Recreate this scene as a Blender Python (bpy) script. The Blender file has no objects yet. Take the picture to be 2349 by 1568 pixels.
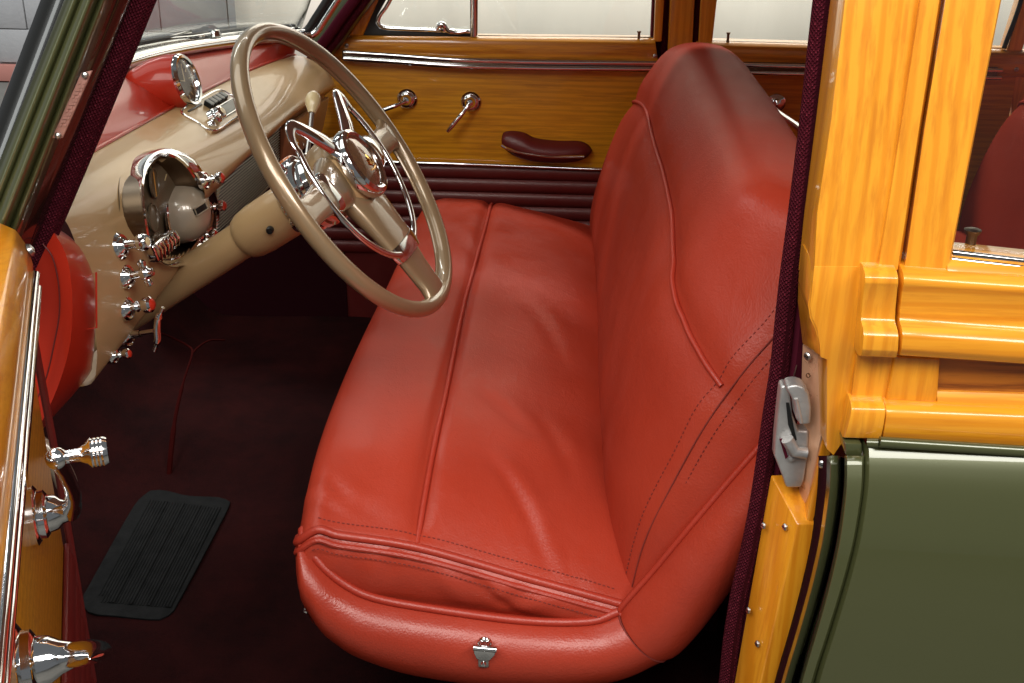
import bpy, bmesh, math, random
import numpy as np
random.seed(7); RNG = np.random.default_rng(7)
scene = bpy.context.scene
COL = scene.collection

# ------------------------------------------------------------------ camera
# X rearwards (right in the picture), Y across the car away from the open driver's door, Z up
FW, FH, FOC = 2349.0, 1568.0, 2690.0
def _basis():
    y = np.array([1330 - FW/2, -400 - FH/2, FOC]); y /= np.linalg.norm(y)
    zd = np.array([1100 - FW/2, 6890 - FH/2, FOC]); zd -= y*(zd @ y); zd /= np.linalg.norm(zd)
    z = -zd; x = np.cross(y, z)
    return np.stack([x, y, z], 1)
R = _basis()
C = np.array([-0.10389, -1.39702, 1.29854])
cam_d = bpy.data.cameras.new('camera'); cam = bpy.data.objects.new('camera', cam_d); COL.objects.link(cam)
cam_d.sensor_width = 36.0; cam_d.lens = FOC/FW*36.0; cam_d.clip_start = 0.02; cam_d.clip_end = 200
from mathutils import Matrix, Vector
cam.matrix_world = Matrix([[R[0][i], -R[1][i], -R[2][i], C[i]] for i in range(3)] + [[0, 0, 0, 1]])
scene.camera = cam
scene.render.resolution_x = 1024; scene.render.resolution_y = 683

# ------------------------------------------------------------------ light
world = bpy.data.worlds.new('World'); scene.world = world; world.use_nodes = True
bg = world.node_tree.nodes['Background']; bg.inputs[0].default_value = (0.92, 0.96, 1.0, 1); bg.inputs[1].default_value = 0.14
def area(name, loc, target, sx, sy, power, col=(1, 1, 1)):
    d = bpy.data.lights.new(name, 'AREA'); d.shape = 'RECTANGLE'; d.size = sx; d.size_y = sy; d.energy = power; d.color = col
    o = bpy.data.objects.new(name, d); COL.objects.link(o); o.location = loc
    o.rotation_euler = (Vector(target) - Vector(loc)).to_track_quat('-Z', 'Y').to_euler()
    return o
area('studio_light_side', (-0.9, -2.05, 2.95), (-0.2, 0.05, 0.4), 2.4, 1.5, 108, (1.0, 0.97, 0.93))
area('studio_light_rear', (1.5, -2.0, 3.0), (0.4, -0.2, 0.7), 2.0, 0.9, 75, (1.0, 0.97, 0.93))
area('studio_light_front', (-2.5, 0.7, 3.8), (-0.85, 0.8, 0.8), 2.2, 3.0, 52, (1.0, 0.98, 0.96))
area('studio_light_far', (0.2, 3.2, 3.2), (0.2, 5.0, 0.6), 4.0, 0.8, 300, (1.0, 0.97, 0.93))
area('added_light_left', (-3.6, -2.0, 1.7), (-0.7, -0.1, 0.95), 0.5, 2.0, 15, (0.97, 1.0, 0.97))  # unseen lamp, added to put highlights on the pillar beads and chrome
area('garage_light', (-4.0, 4.4, 4.2), (-3.4, 7.2, 0.0), 3.0, 1.0, 240, (0.95, 0.98, 1.0))
vs = scene.view_settings; vs.view_transform = 'Standard'; vs.look = 'None'; vs.gamma = 1; vs.exposure = 0.0; vs.use_curve_mapping = False

# ------------------------------------------------------------------ measuring helpers
def ray(u, v):
    return R.T @ np.array([(u - FW/2)/FOC, (v - FH/2)/FOC, 1.0])
def at(u, v, x=None, y=None, z=None):
    d = ray(u, v)
    i, w = (0, x) if x is not None else (1, y) if y is not None else (2, z)
    return C + d*((w - C[i])/d[i])
def onplane(u, v, p, n):
    d = ray(u, v); return C + d*(((np.array(p) - C) @ n)/(d @ n))
def proj(p):
    q = R @ (np.array(p, float) - C); return FW/2 + FOC*q[0]/q[2], FH/2 + FOC*q[1]/q[2]
def arr(*p): return np.array(p, float)
def nrm(v): v = np.array(v, float); return v/np.linalg.norm(v)
def lerp(a, b, t): return a + (b - a)*t
def sstep(a, b, x):
    t = np.clip((x - a)/(b - a), 0, 1); return t*t*(3 - 2*t)
def spline(pts, n, closed=False):
    """Catmull-Rom resample of control points to n points, even in arc length"""
    P = np.array(pts, float); m = len(P); out = []
    segs = m if closed else m - 1
    for i in range(segs):
        if closed: p0, p1, p2, p3 = P[(i-1) % m], P[i], P[(i+1) % m], P[(i+2) % m]
        else:
            p1, p2 = P[i], P[i+1]
            p0 = P[i-1] if i > 0 else 2*p1 - p2
            p3 = P[i+2] if i + 2 < m else 2*p2 - p1
        for k in range(16):
            t = k/16
            out.append(0.5*((2*p1) + (-p0+p2)*t + (2*p0-5*p1+4*p2-p3)*t*t + (-p0+3*p1-3*p2+p3)*t**3))
    out.append(P[0] if closed else P[-1])
    out = np.array(out); L = np.r_[0, np.cumsum(np.linalg.norm(np.diff(out, axis=0), axis=1))]
    s = np.linspace(0, L[-1], n + (1 if closed else 0))
    q = np.stack([np.interp(s, L, out[:, k]) for k in range(out.shape[1])], 1)
    return q[:-1] if closed else q

# ------------------------------------------------------------------ mesh helpers
class B:
    """collects shapes that make ONE mesh"""
    def __init__(s): s.v, s.f, s.uv = [], [], []
    def add(s, verts, faces, uv=None):
        o = len(s.v)
        s.v += [tuple(map(float, p)) for p in verts]
        s.uv += [tuple(map(float, p)) for p in uv] if uv is not None else [(p[0], p[2]) for p in verts]
        s.f += [tuple(i + o for i in f) for f in faces]
        return s
    def grid(s, P, cu=False, cv=False, flip=False):
        P = np.array(P, float); n, m = P.shape[:2]
        du = np.r_[0, np.cumsum(np.linalg.norm(np.diff(P, axis=0), axis=2).mean(1))]
        dv = np.r_[0, np.cumsum(np.linalg.norm(np.diff(P, axis=1), axis=2).mean(0))]
        fs = []
        for i in range(n if cu else n - 1):
            for j in range(m if cv else m - 1):
                q = (i*m + j, ((i+1) % n)*m + j, ((i+1) % n)*m + (j+1) % m, i*m + (j+1) % m)
                fs.append(q[::-1] if flip else q)
        return s.add(P.reshape(-1, 3), fs, [(du[i], dv[j]) for i in range(n) for j in range(m)])
    def tube(s, path, r, n=12, closed=False, caps=True, flat=None):
        """round tube; flat=(vector, factor) squashes it along that vector"""
        P = np.array(path, float); m = len(P)
        rr = np.full(m, r, float) if np.isscalar(r) else np.array(r, float)
        T = np.zeros_like(P)
        for i in range(m):
            T[i] = nrm(P[(i+1) % m] - P[i-1]) if closed or 0 < i < m-1 else nrm(P[1]-P[0]) if i == 0 else nrm(P[-1]-P[-2])
        ref = arr(0, 0, 1) if abs(T[0][2]) < .9 else arr(1, 0, 0)
        N = nrm(np.cross(T[0], ref)); G = []
        for i in range(m):
            N = nrm(N - T[i]*(N @ T[i])); Bv = np.cross(T[i], N)
            ring = []
            for k in range(n):
                a = 2*math.pi*k/n; o = (N*math.cos(a) + Bv*math.sin(a))*rr[i]
                if flat is not None:
                    fv = nrm(flat[0]); o = o - fv*(o @ fv)*(1 - flat[1])
                ring.append(P[i] + o)
            G.append(ring)
        o0 = len(s.v); s.grid(G, cu=closed, cv=True)
        if caps and not closed:
            s.f.append(tuple(o0 + k for k in range(n))[::-1]); s.f.append(tuple(o0 + (m-1)*n + k for k in range(n)))
        return s
    def lathe(s, prof, o, axis, n=28):
        """prof = (radius, height along axis)"""
        o = np.array(o, float); ax = nrm(axis); e1 = nrm(np.cross(ax, arr(0, 0, 1) if abs(ax[2]) < .9 else arr(1, 0, 0))); e2 = np.cross(ax, e1)
        G = [[o + ax*h + (e1*math.cos(2*math.pi*k/n) + e2*math.sin(2*math.pi*k/n))*max(r, 1e-5) for k in range(n)] for r, h in prof]
        return s.grid(G, cv=True)
    def prism(s, poly, off):
        """closed polygon (world points) pushed along off"""
        P = [np.array(p, float) for p in poly]; off = np.array(off, float); n = len(P)
        fs = [tuple(range(n)), tuple(range(2*n-1, n-1, -1))] + [((i+1) % n, i, n+i, n+(i+1) % n) for i in range(n)]
        return s.add(P + [p + off for p in P], fs)
    def box(s, c, ex, ey, ez):
        c, ex, ey, ez = (np.array(k, float) for k in (c, ex, ey, ez))
        v = [c + sx*ex + sy*ey + sz*ez for sx in (-1, 1) for sy in (-1, 1) for sz in (-1, 1)]
        return s.add(v, [(0,1,3,2),(4,6,7,5),(0,4,5,1),(2,3,7,6),(0,2,6,4),(1,5,7,3)])
    def ball(s, c, r, n=16, sc=(1,1,1)):
        G = [[np.array(c) + arr(math.sin(a)*math.cos(b)*sc[0], math.sin(a)*math.sin(b)*sc[1], math.cos(a)*sc[2])*r
              for b in np.linspace(0, 2*math.pi, n, endpoint=False)] for a in np.linspace(0.001, math.pi-.001, n//2+1)]
        return s.grid(G, cv=True)

WL = {}
def mk(name, b, mat, parent=None, bevel=0, seg=2, angle=40, solid=0, smooth=True, label=None):
    base = WL[parent.name] if parent is not None else np.zeros(3)
    me = bpy.data.meshes.new(name)
    me.from_pydata([tuple(np.array(p) - base) for p in b.v], [], b.f)
    uvl = me.uv_layers.new(name='UVMap')
    for l in me.loops: uvl.data[l.index].uv = b.uv[l.vertex_index]
    bm = bmesh.new(); bm.from_mesh(me)
    bmesh.ops.remove_doubles(bm, verts=bm.verts, dist=1e-6)
    bmesh.ops.recalc_face_normals(bm, faces=bm.faces)
    if bevel:
        ed = [e for e in bm.edges if len(e.link_faces) == 2 and e.calc_face_angle(0) > math.radians(28)]
        bmesh.ops.bevel(bm, geom=ed, offset=bevel, segments=seg, profile=.5, affect='EDGES', clamp_overlap=True)
    bm.to_mesh(me); bm.free()
    if smooth:
        me.polygons.foreach_set('use_smooth', [True]*len(me.polygons))
        me.set_sharp_from_angle(angle=math.radians(angle))
    o = bpy.data.objects.new(name, me); COL.objects.link(o)
    if mat is not None: me.materials.append(mat)
    if parent is not None: o.parent = parent
    WL[o.name] = base
    if solid:
        m = o.modifiers.new('thickness', 'SOLIDIFY'); m.thickness = solid; m.offset = 0
    if label: o['label'] = label
    return o
def thing(name, label, cat, loc, group=None):
    o = bpy.data.objects.new(name, None); COL.objects.link(o); o.location = loc; o.empty_display_size = .05
    o['label'] = label; o['category'] = cat
    if group: o['group'] = group
    WL[o.name] = np.array(loc, float); return o
def tag(o, label=None, cat=None, group=None, kind=None):
    if label: o['label'] = label
    if cat: o['category'] = cat
    if group: o['group'] = group
    if kind: o['kind'] = kind
    return o

# ------------------------------------------------------------------ materials
def mat(name, base, rough=.5, metal=0, coat=0, spec=.5, coat_rough=.04):
    m = bpy.data.materials.new(name); m.use_nodes = True; p = m.node_tree.nodes['Principled BSDF']
    p.inputs['Base Color'].default_value = (*base, 1); p.inputs['Roughness'].default_value = rough; p.inputs['Metallic'].default_value = metal
    p.inputs['Coat Weight'].default_value = coat; p.inputs['Coat Roughness'].default_value = coat_rough; p.inputs['Specular IOR Level'].default_value = spec
    return m
class N:
    def __init__(s, m): s.m = m; s.t = m.node_tree; s.p = s.t.nodes['Principled BSDF']
    def new(s, ty, **k):
        n = s.t.nodes.new(ty)
        for a, b in k.items():
            if a.startswith('i_'):
                key = a[2:]; key = int(key) if key.isdigit() else key.replace('_', ' ')
                n.inputs[key].default_value = b
            else: setattr(n, a, b)
        return n
    def link(s, a, b): s.t.links.new(a, b)
    def coords(s, kind='Object', scale=(1,1,1), rot=(0,0,0)):
        t = s.new('ShaderNodeTexCoord'); mp = s.new('ShaderNodeMapping'); mp.inputs['Scale'].default_value = scale; mp.inputs['Rotation'].default_value = rot
        s.link(t.outputs[kind], mp.inputs['Vector']); return mp.outputs['Vector']
    def noise(s, vec, scale, detail=3, rough=.5, dist=0):
        n = s.new('ShaderNodeTexNoise'); n.inputs['Scale'].default_value = scale; n.inputs['Detail'].default_value = detail
        n.inputs['Roughness'].default_value = rough; n.inputs['Distortion'].default_value = dist; s.link(vec, n.inputs['Vector']); return n.outputs['Fac']
    def ramp(s, fac, stops):
        r = s.new('ShaderNodeValToRGB'); e = r.color_ramp.elements
        while len(e) < len(stops): e.new(.5)
        for k, (p, c) in zip(e, stops): k.position = p; k.color = (*c, 1) if len(c) == 3 else c
        s.link(fac, r.inputs['Fac']); return r.outputs['Color']
    def mix(s, a, b, fac, mode='MIX'):
        n = s.new('ShaderNodeMix', data_type='RGBA', blend_type=mode)
        for sock, val in ((n.inputs[0], fac), (n.inputs[6], a), (n.inputs[7], b)):
            if hasattr(val, 'links') or isinstance(val, bpy.types.NodeSocket): s.link(val, sock)
            else: sock.default_value = val if not isinstance(val, tuple) or len(val) == 4 else (*val, 1)
        return n.outputs[2]
    def math(s, op, a, b=None):
        n = s.new('ShaderNodeMath', operation=op)
        for i, val in enumerate((a, b)):
            if val is None: continue
            if isinstance(val, bpy.types.NodeSocket): s.link(val, n.inputs[i])
            else: n.inputs[i].default_value = val
        return n.outputs[0]
    def bump(s, h, strength=.2, dist=.001, normal=None, coat=False):
        n = s.new('ShaderNodeBump'); n.inputs['Strength'].default_value = strength; n.inputs['Distance'].default_value = dist
        s.link(h, n.inputs['Height'])
        if normal is not None: s.link(normal, n.inputs['Normal'])
        s.link(n.outputs['Normal'], s.p.inputs['Normal'])
        if coat: s.link(n.outputs['Normal'], s.p.inputs['Coat Normal'])
        return n.outputs['Normal']
    def col(s, c): s.link(c, s.p.inputs['Base Color'])
    def rough(s, c): s.link(c, s.p.inputs['Roughness'])

def leather(name, base, dark, rough=.42):
    m = mat(name, base, rough, spec=0.0); n = N(m); v = n.coords()
    big = n.noise(v, 5, 4, .6); n.col(n.mix(base, dark, n.ramp(big, [(.35, (0,0,0)), (.75, (.55,.55,.55))])))
    fine = n.new('ShaderNodeTexVoronoi'); fine.inputs['Scale'].default_value = 330; n.link(v, fine.inputs['Vector'])
    wr = n.noise(v, 16, 6, .62, 1.8); b1 = n.bump(wr, .15, .006)
    vein = n.new('ShaderNodeTexVoronoi', feature='DISTANCE_TO_EDGE'); vein.inputs['Scale'].default_value = 38; n.link(n.mix(v, n.noise(v, 30, 3), .06), vein.inputs['Vector'])
    b2 = n.bump(n.ramp(vein.outputs['Distance'], [(.0, (0,0,0)), (.06, (1,1,1))]), .05, .0015, b1)
    nb = n.bump(fine.outputs['Distance'], .16, .0014, b2)
    gl = n.new('ShaderNodeBsdfGlossy'); gl.inputs['Color'].default_value = (1, .93, .90, 1); n.link(nb, gl.inputs['Normal'])
    n.link(n.ramp(n.noise(v, 11, 5, .65), [(.3, (rough-.07,)*3), (.7, (rough+.10,)*3)]), gl.inputs['Roughness'])
    mx = n.new('ShaderNodeMixShader'); mx.inputs[0].default_value = .05; n.link(n.p.outputs[0], mx.inputs[1]); n.link(gl.outputs[0], mx.inputs[2])
    n.link(mx.outputs[0], n.t.nodes['Material Output'].inputs['Surface'])
    return m
M = {}
M['leather'] = leather('red_leather', (.37, .037, .0165), (.275, .024, .0108), .36)
M['maroon_leather'] = leather('maroon_leather', (.13, .013, .011), (.09, .008, .008), .36)
M['piping'] = leather('piping_leather', (.37, .032, .0145), (.29, .022, .010), .42)
M['thread'] = mat('thread', (.17, .016, .009), .8)

def wood(name, axis, c1, c2, c3, coat=.8, scale=1.0, rough=.35, contrast=1.0):
    """varnished wood, grain running along axis 'x','y','z'"""
    m = mat(name, c1, rough, coat=coat, coat_rough=.06); n = N(m)
    sc = {'x': (.9, 14, 14), 'y': (14, .9, 14), 'z': (14, 14, .9)}[axis]
    v = n.coords('Object', tuple(k*scale for k in sc))
    warp = n.noise(v, 1.6, 3, .5, .3)
    bands = n.new('ShaderNodeTexWave', wave_type='BANDS', bands_direction={'x': 'Z', 'y': 'Z', 'z': 'X'}[axis])
    bands.inputs['Scale'].default_value = 1.3; bands.inputs['Distortion'].default_value = 4; bands.inputs['Detail'].default_value = 3; bands.inputs['Detail Scale'].default_value = .8
    n.link(v, bands.inputs['Vector'])
    fine = n.noise(n.coords('Object', tuple(k*scale*2.6 for k in sc)), 3.2, 4, .65)
    c = n.ramp(bands.outputs['Fac'], [(.1, c2), (.55, c1), (.95, c1)])
    c = n.mix(c, c3, n.ramp(fine, [(.47, (0,0,0)), (.66, (.62*contrast,)*3)]))
    c = n.mix(c, c2, n.ramp(warp, [(.45, (0,0,0)), (.8, (.55*contrast,)*3)]))
    n.col(c); n.bump(fine, .05, .0008)
    return m
LT = ((.80, .33, .018), (.70, .255, .010), (.56, .175, .007))
for ax in 'xyz': M['maple_'+ax] = wood('varnished_maple_'+ax, ax, *LT)
M['panel'] = wood('birch_panel', 'x', (.74, .32, .010), (.62, .25, .008), (.42, .145, .005), coat=.35, scale=1.1, rough=.4)
M['rail_x'] = wood('honey_rail', 'x', (.72, .29, .014), (.55, .20, .009), (.36, .11, .005), coat=.8, scale=.7, contrast=1.3)
M['mahogany'] = wood('mahogany', 'x', (.40, .125, .010), (.30, .085, .007), (.17, .042, .004), coat=.6, contrast=1.6)

def paint(name, base, flake=0, rough=.28, coat=1):
    m = mat(name, base, rough, metal=flake, coat=coat, coat_rough=.03); n = N(m)
    return m
M['tan'] = paint('champagne_paint', (.43, .275, .130), .06, .36, .32); M['tan'].node_tree.nodes['Principled BSDF'].inputs['Specular IOR Level'].default_value = .3
M['taupe'] = paint('taupe_paint', (.40, .32, .235), .15, .30)
M['wheel'] = paint('bronze_wheel_paint', (.29, .195, .105), .35, .3)
M['red'] = paint('red_paint', (.42, .024, .010), 0, .32, .28); M['red'].node_tree.nodes['Principled BSDF'].inputs['Specular IOR Level'].default_value = .2
M['green'] = paint('dark_green_paint', (.074, .080, .030), .3, .28)
M['black_paint'] = paint('black_paint', (.006, .006, .005), 0, .25)
M['chrome'] = mat('chrome', (.82, .82, .82), .06, 1)
n_ = N(M['chrome']); n_.rough(n_.ramp(n_.noise(n_.coords(), 14, 3), [(.3, (.04,)*3), (.75, (.12,)*3)]))
M['steel'] = mat('brushed_steel', (.55, .54, .52), .3, 1)
M['dark_metal'] = mat('dark_bronze_metal', (.16, .11, .07), .35, 1)
M['grille'] = mat('grille_metal', (.20, .18, .16), .3, 1)
M['rubber'] = mat('black_rubber', (.012, .012, .012), .55)
M['black'] = mat('black_plastic', (.008, .008, .008), .35)
M['ivory'] = mat('ivory_plastic', (.70, .55, .30), .3, coat=.5)
M['dial'] = mat('dial_face', (.12, .085, .05), .3)
M['needle'] = mat('needle_paint', (.55, .25, .05), .5)
M['cast'] = mat('cast_zinc', (.42, .42, .41), .42, .75)
n_ = N(M['cast']); n_.bump(n_.noise(n_.coords(), 90, 4, .7), .35, .002); n_.col(n_.ramp(n_.noise(n_.coords(), 28, 4), [(.35, (.46,.46,.45)), (.62, (.62,.61,.59)), (.75, (.40,.39,.37))]))
M['copper'] = mat('copper_plate', (.66, .37, .22), .4, .25)
n_ = N(M['copper']); n_.rough(n_.ramp(n_.noise(n_.coords(), 40, 4), [(.3, (.22,)*3), (.7, (.5,)*3)]))
M['tag'] = mat('pink_copper_tag', (.40, .20, .16), .45, .2)

def cloth(name, base, dark, freq=285):
    m = mat(name, base, .9, spec=.06); n = N(m); v = n.coords('UV', (freq, freq, 1), (0, 0, .78))
    ck = n.new('ShaderNodeTexVoronoi', distance='MINKOWSKI'); ck.inputs['Scale'].default_value = 1; ck.inputs['Randomness'].default_value = .12; n.link(v, ck.inputs['Vector'])
    n.col(n.mix(base, dark, n.ramp(ck.outputs['Distance'], [(.25, (0,0,0)), (.75, (1,1,1))])))
    n.bump(n.math('SUBTRACT', 1.0, ck.outputs['Distance']), .9, .0016)
    return m
M['welt'] = cloth('maroon_braid', (.36, .050, .080), (.07, .007, .014))
M['felt'] = mat('maroon_felt', (.075, .008, .018), .95, spec=.05)
M['binding'] = mat('carpet_binding', (.035, .0035, .003), .9, spec=.03)
M['lining'] = mat('dark_lining', (.020, .003, .005), .95, spec=.05)
def carpet():
    m = mat('maroon_carpet', (.06, .006, .007), .95, spec=.1); n = N(m); v = n.coords()
    n.col(n.ramp(n.math('ADD', n.math('MULTIPLY', n.noise(v, 6, 5, .7), .7), n.math('MULTIPLY', n.noise(v, 190, 3, .8), .3)), [(.36, (.010,.0010,.0011)), (.70, (.034,.0042,.0037))]))
    n.bump(n.noise(v, 420, 4, .8), .8, .004); return m
M['carpet'] = carpet()
def mat_rubber():
    m = mat('ribbed_rubber', (.01, .01, .01), .75, spec=.08); n = N(m); v = n.coords()
    n.bump(n.noise(v, 260, 4, .7), .5, .002); n.col(n.ramp(n.noise(v, 30, 5, .7), [(.3, (.006,.0065,.0065)), (.75, (.016,.0165,.0165))])); return m
M['mat'] = mat_rubber(); M['pedal'] = mat('pedal_rubber', (.0025, .0025, .0025), .9, spec=.06)
def glass(name, tint=(1, 1, 1)):
    m = bpy.data.materials.new(name); m.use_nodes = True; t = m.node_tree; t.nodes.clear()
    o = t.nodes.new('ShaderNodeOutputMaterial'); mx = t.nodes.new('ShaderNodeMixShader'); tr = t.nodes.new('ShaderNodeBsdfTransparent'); gl = t.nodes.new('ShaderNodeBsdfGlossy')
    tr.inputs[0].default_value = (*tint, 1); gl.inputs['Roughness'].default_value = .01
    ge = t.nodes.new('ShaderNodeNewGeometry'); dt = t.nodes.new('ShaderNodeVectorMath'); dt.operation = 'DOT_PRODUCT'
    t.links.new(ge.outputs['Normal'], dt.inputs[0]); t.links.new(ge.outputs['Incoming'], dt.inputs[1])
    def mt(op, a, b=None):
        n = t.nodes.new('ShaderNodeMath'); n.operation = op
        for i, v in enumerate((a, b)):
            if v is None: continue
            if isinstance(v, bpy.types.NodeSocket): t.links.new(v, n.inputs[i])
            else: n.inputs[i].default_value = v
        return n.outputs[0]
    f = mt('ADD', mt('MULTIPLY', mt('POWER', mt('SUBTRACT', 1.0, mt('ABSOLUTE', dt.outputs['Value'])), 5.0), .96), .04)
    t.links.new(f, mx.inputs[0]); t.links.new(tr.outputs[0], mx.inputs[1]); t.links.new(gl.outputs[0], mx.inputs[2]); t.links.new(mx.outputs[0], o.inputs[0]); return m
M['glass'] = glass('window_glass', (.94, .96, .94)); M['clear'] = glass('dial_glass')
def plaster(name, a, b, sc=.8):
    m = mat(name, a, .85, spec=.2); n = N(m); v = n.coords('Object', (1.4, 1, .35)); n.col(n.ramp(n.noise(v, sc, 4, .6), [(.3, a), (.75, b)])); return m
M['backdrop'] = plaster('cream_backdrop', (.72, .675, .61), (.60, .56, .505), 2.2)
M['block'] = plaster('grey_block_paint', (.36, .36, .36), (.30, .30, .31), 3)
n_ = N(M['block']); n_.bump(n_.noise(n_.coords(), 40, 4), .4, .006)
_oi = n_.new('ShaderNodeObjectInfo'); _old = n_.p.inputs['Base Color'].links[0].from_socket
n_.col(n_.mix(_old, (.24, .24, .245), n_.math('MULTIPLY', _oi.outputs['Random'], .8)))
M['mortar'] = mat('grey_mortar', (.26, .26, .26), .9)
M['concrete'] = plaster('concrete', (.17, .165, .15), (.12, .12, .11), 2)
M['pink'] = mat('faded_red_trim', (.40, .17, .14), .7)
M['headliner'] = mat('grey_headliner', (.42, .37, .32), .9)
# ================================================================== the setting
GZ = -0.5
b = B(); b.grid([[arr(x, y, GZ) for y in np.linspace(-4, 9, 8)] for x in np.linspace(-9, 7, 8)])
tag(mk('garage_floor', b, M['concrete']), kind='structure')
WY = 7.2
b = B(); b.prism([arr(-9, WY+.012, GZ), arr(-.9, WY+.012, GZ), arr(-.9, WY+.012, 3.2), arr(-9, WY+.012, 3.2)], (0, .2, 0))
bw = tag(mk('block_wall', b, M['mortar']), kind='structure')
bd0 = B(); bw_, bh_ = .50, .245
bd0.box((0, 0, 0), (bw_/2-.0035, 0, 0), (0, .014, 0), (0, 0, bh_/2-.0035))
blk = None
for r in range(8):
    for c in range(12):
        x = -6.6 + c*bw_ + (r % 2)*bw_/2; z = GZ + .14 + bh_/2 + r*bh_
        if x > -1.2: continue
        if blk is None: blk = mk('block', bd0, M['block'], bw, bevel=.006); o = blk
        else: o = blk.copy(); COL.objects.link(o)
        o.location = (x, WY + random.uniform(-.002, .003), z)
b = B(); b.box((-4.2, WY-.02, GZ+.07), (3.0, 0, 0), (0, .03, 0), (0, 0, .06)); mk('base_board', b, M['pink'], bw, bevel=.004)
b = B(); g = []
for x in np.linspace(-1.92, 6.5, 64):
    g.append([arr(x, 5.0 + .012*math.sin(x*5.1) + .008*math.sin(x*13), z) for z in np.linspace(GZ, 3.2, 4)])
b.grid(g)
tag(mk('backdrop', b, M['backdrop'], solid=.02), kind='structure')

# ------------------------------------------------------------------ car floor
b = B(); g = []
for x in np.linspace(-1.5, 2.2, 90):
    row = []
    for y in np.linspace(-.14, 1.68, 60):
        z = 0.0
        z += .012*math.exp(-((y-.9)/.12)**2)*sstep(.2, -.5, x)          # gearbox tunnel
        z += .42*sstep(-1.06, -1.42, x)**1.2                             # toe board
        z += .004*math.sin(x*11+y*4)*math.sin(y*9-x*3)
        row.append(arr(x, y, z))
    g.append(row)
b.grid(g)
fl = tag(mk('floor_carpet', b, M['carpet'], solid=.012), kind='structure')
def fz(x, y): return .012*math.exp(-((y-.9)/.12)**2)*sstep(.2, -.5, x) + .42*sstep(-1.06, -1.42, x)**1.2
# bound carpet edge that climbs the tunnel
px = [(388, 1092), (392, 1040), (402, 960), (420, 880), (441, 812), (432, 795), (400, 778), (370, 765)]
ys = [.76, .79, .86, .95, 1.04, 1.07, 1.06, 1.03]
pth = [at(u, v, y=y) for (u, v), y in zip(px, ys)]
b = B(); b.tube(spline(pth, 40), [.006]*10 + [.0042]*10 + [.0026]*20, n=8); mk('carpet_binding', b, M['binding'], fl)
pth = [at(u, v, y=y) for (u, v), y in zip([(441, 812), (455, 797), (480, 782), (515, 781)], [1.04, 1.07, 1.1, 1.14])]
b = B(); b.tube(spline(pth, 16), .0022, n=8); mk('carpet_binding', b, M['binding'], fl)
# rubber heel mat
q = [(188, 1378), (205, 1405), (260, 1412), (360, 1421), (390, 1408), (410, 1380), (520, 1172), (523, 1152), (505, 1141), (430, 1137), (385, 1126), (350, 1124), (330, 1136), (300, 1172), (200, 1350)]
poly = spline([at(u, v, z=.0135) for u, v in q], 60, closed=True)
hm = thing('rubber_mat', 'black ribbed rubber heel mat lying on the dark maroon carpet', 'floor mat', at(350, 1270, z=.012))
b = B(); b.prism(poly, (0, 0, -.004)); mk('base', b, M['mat'], hm, bevel=.0012)
a0, a1 = at(205, 1390, z=.0138), at(340, 1140, z=.0138); c0, c1 = at(392, 1405, z=.0138), at(515, 1160, z=.0138)
rib = B()
for t in np.linspace(.05, .96, 26):
    p, q2 = lerp(a0, c0, t), lerp(a1, c1, t); d = nrm(q2-p)
    if t < .12: p = p + d*.02
    rib.tube([p + d*.012, lerp(p, q2, .5), q2 - d*.012], .0016 if int(t*26) % 6 else .0034, n=6)
o = mk('rib', rib, M['mat'], hm); o['kind'] = 'stuff'
# fire wall and cowl behind the dashboard
b = B(); b.prism([arr(-1.46, -.12, -.05), arr(-1.46, 1.66, -.05), arr(-1.46, 1.66, .62), arr(-1.46, -.12, .62)], (-.02, 0, 0))
tag(mk('fire_wall', b, M['lining']), 'dark maroon lined bulkhead closing the footwell under the dashboard', 'bulkhead')
b = B(); b.prism([arr(-1.45, -.12, 0), arr(-.80, -.12, 0), arr(-.80, -.12, .48), arr(-.86, -.12, .62), arr(-1.45, -.12, .62)], (0, .03, 0))
tag(mk('kick_panel', b, M['lining']), 'maroon kick panel of the footwell beside the open door', 'panel', 'kick panels')
b = B(); b.prism([arr(-1.45, 1.66, -.05), arr(-.72, 1.66, -.05), arr(-.72, 1.66, .48), arr(-.80, 1.66, .62), arr(-1.45, 1.66, .62)], (0, .03, 0))
tag(mk('kick_panel', b, M['lining']), 'maroon kick panel of the footwell on the far side', 'panel', 'kick panels')

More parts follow.
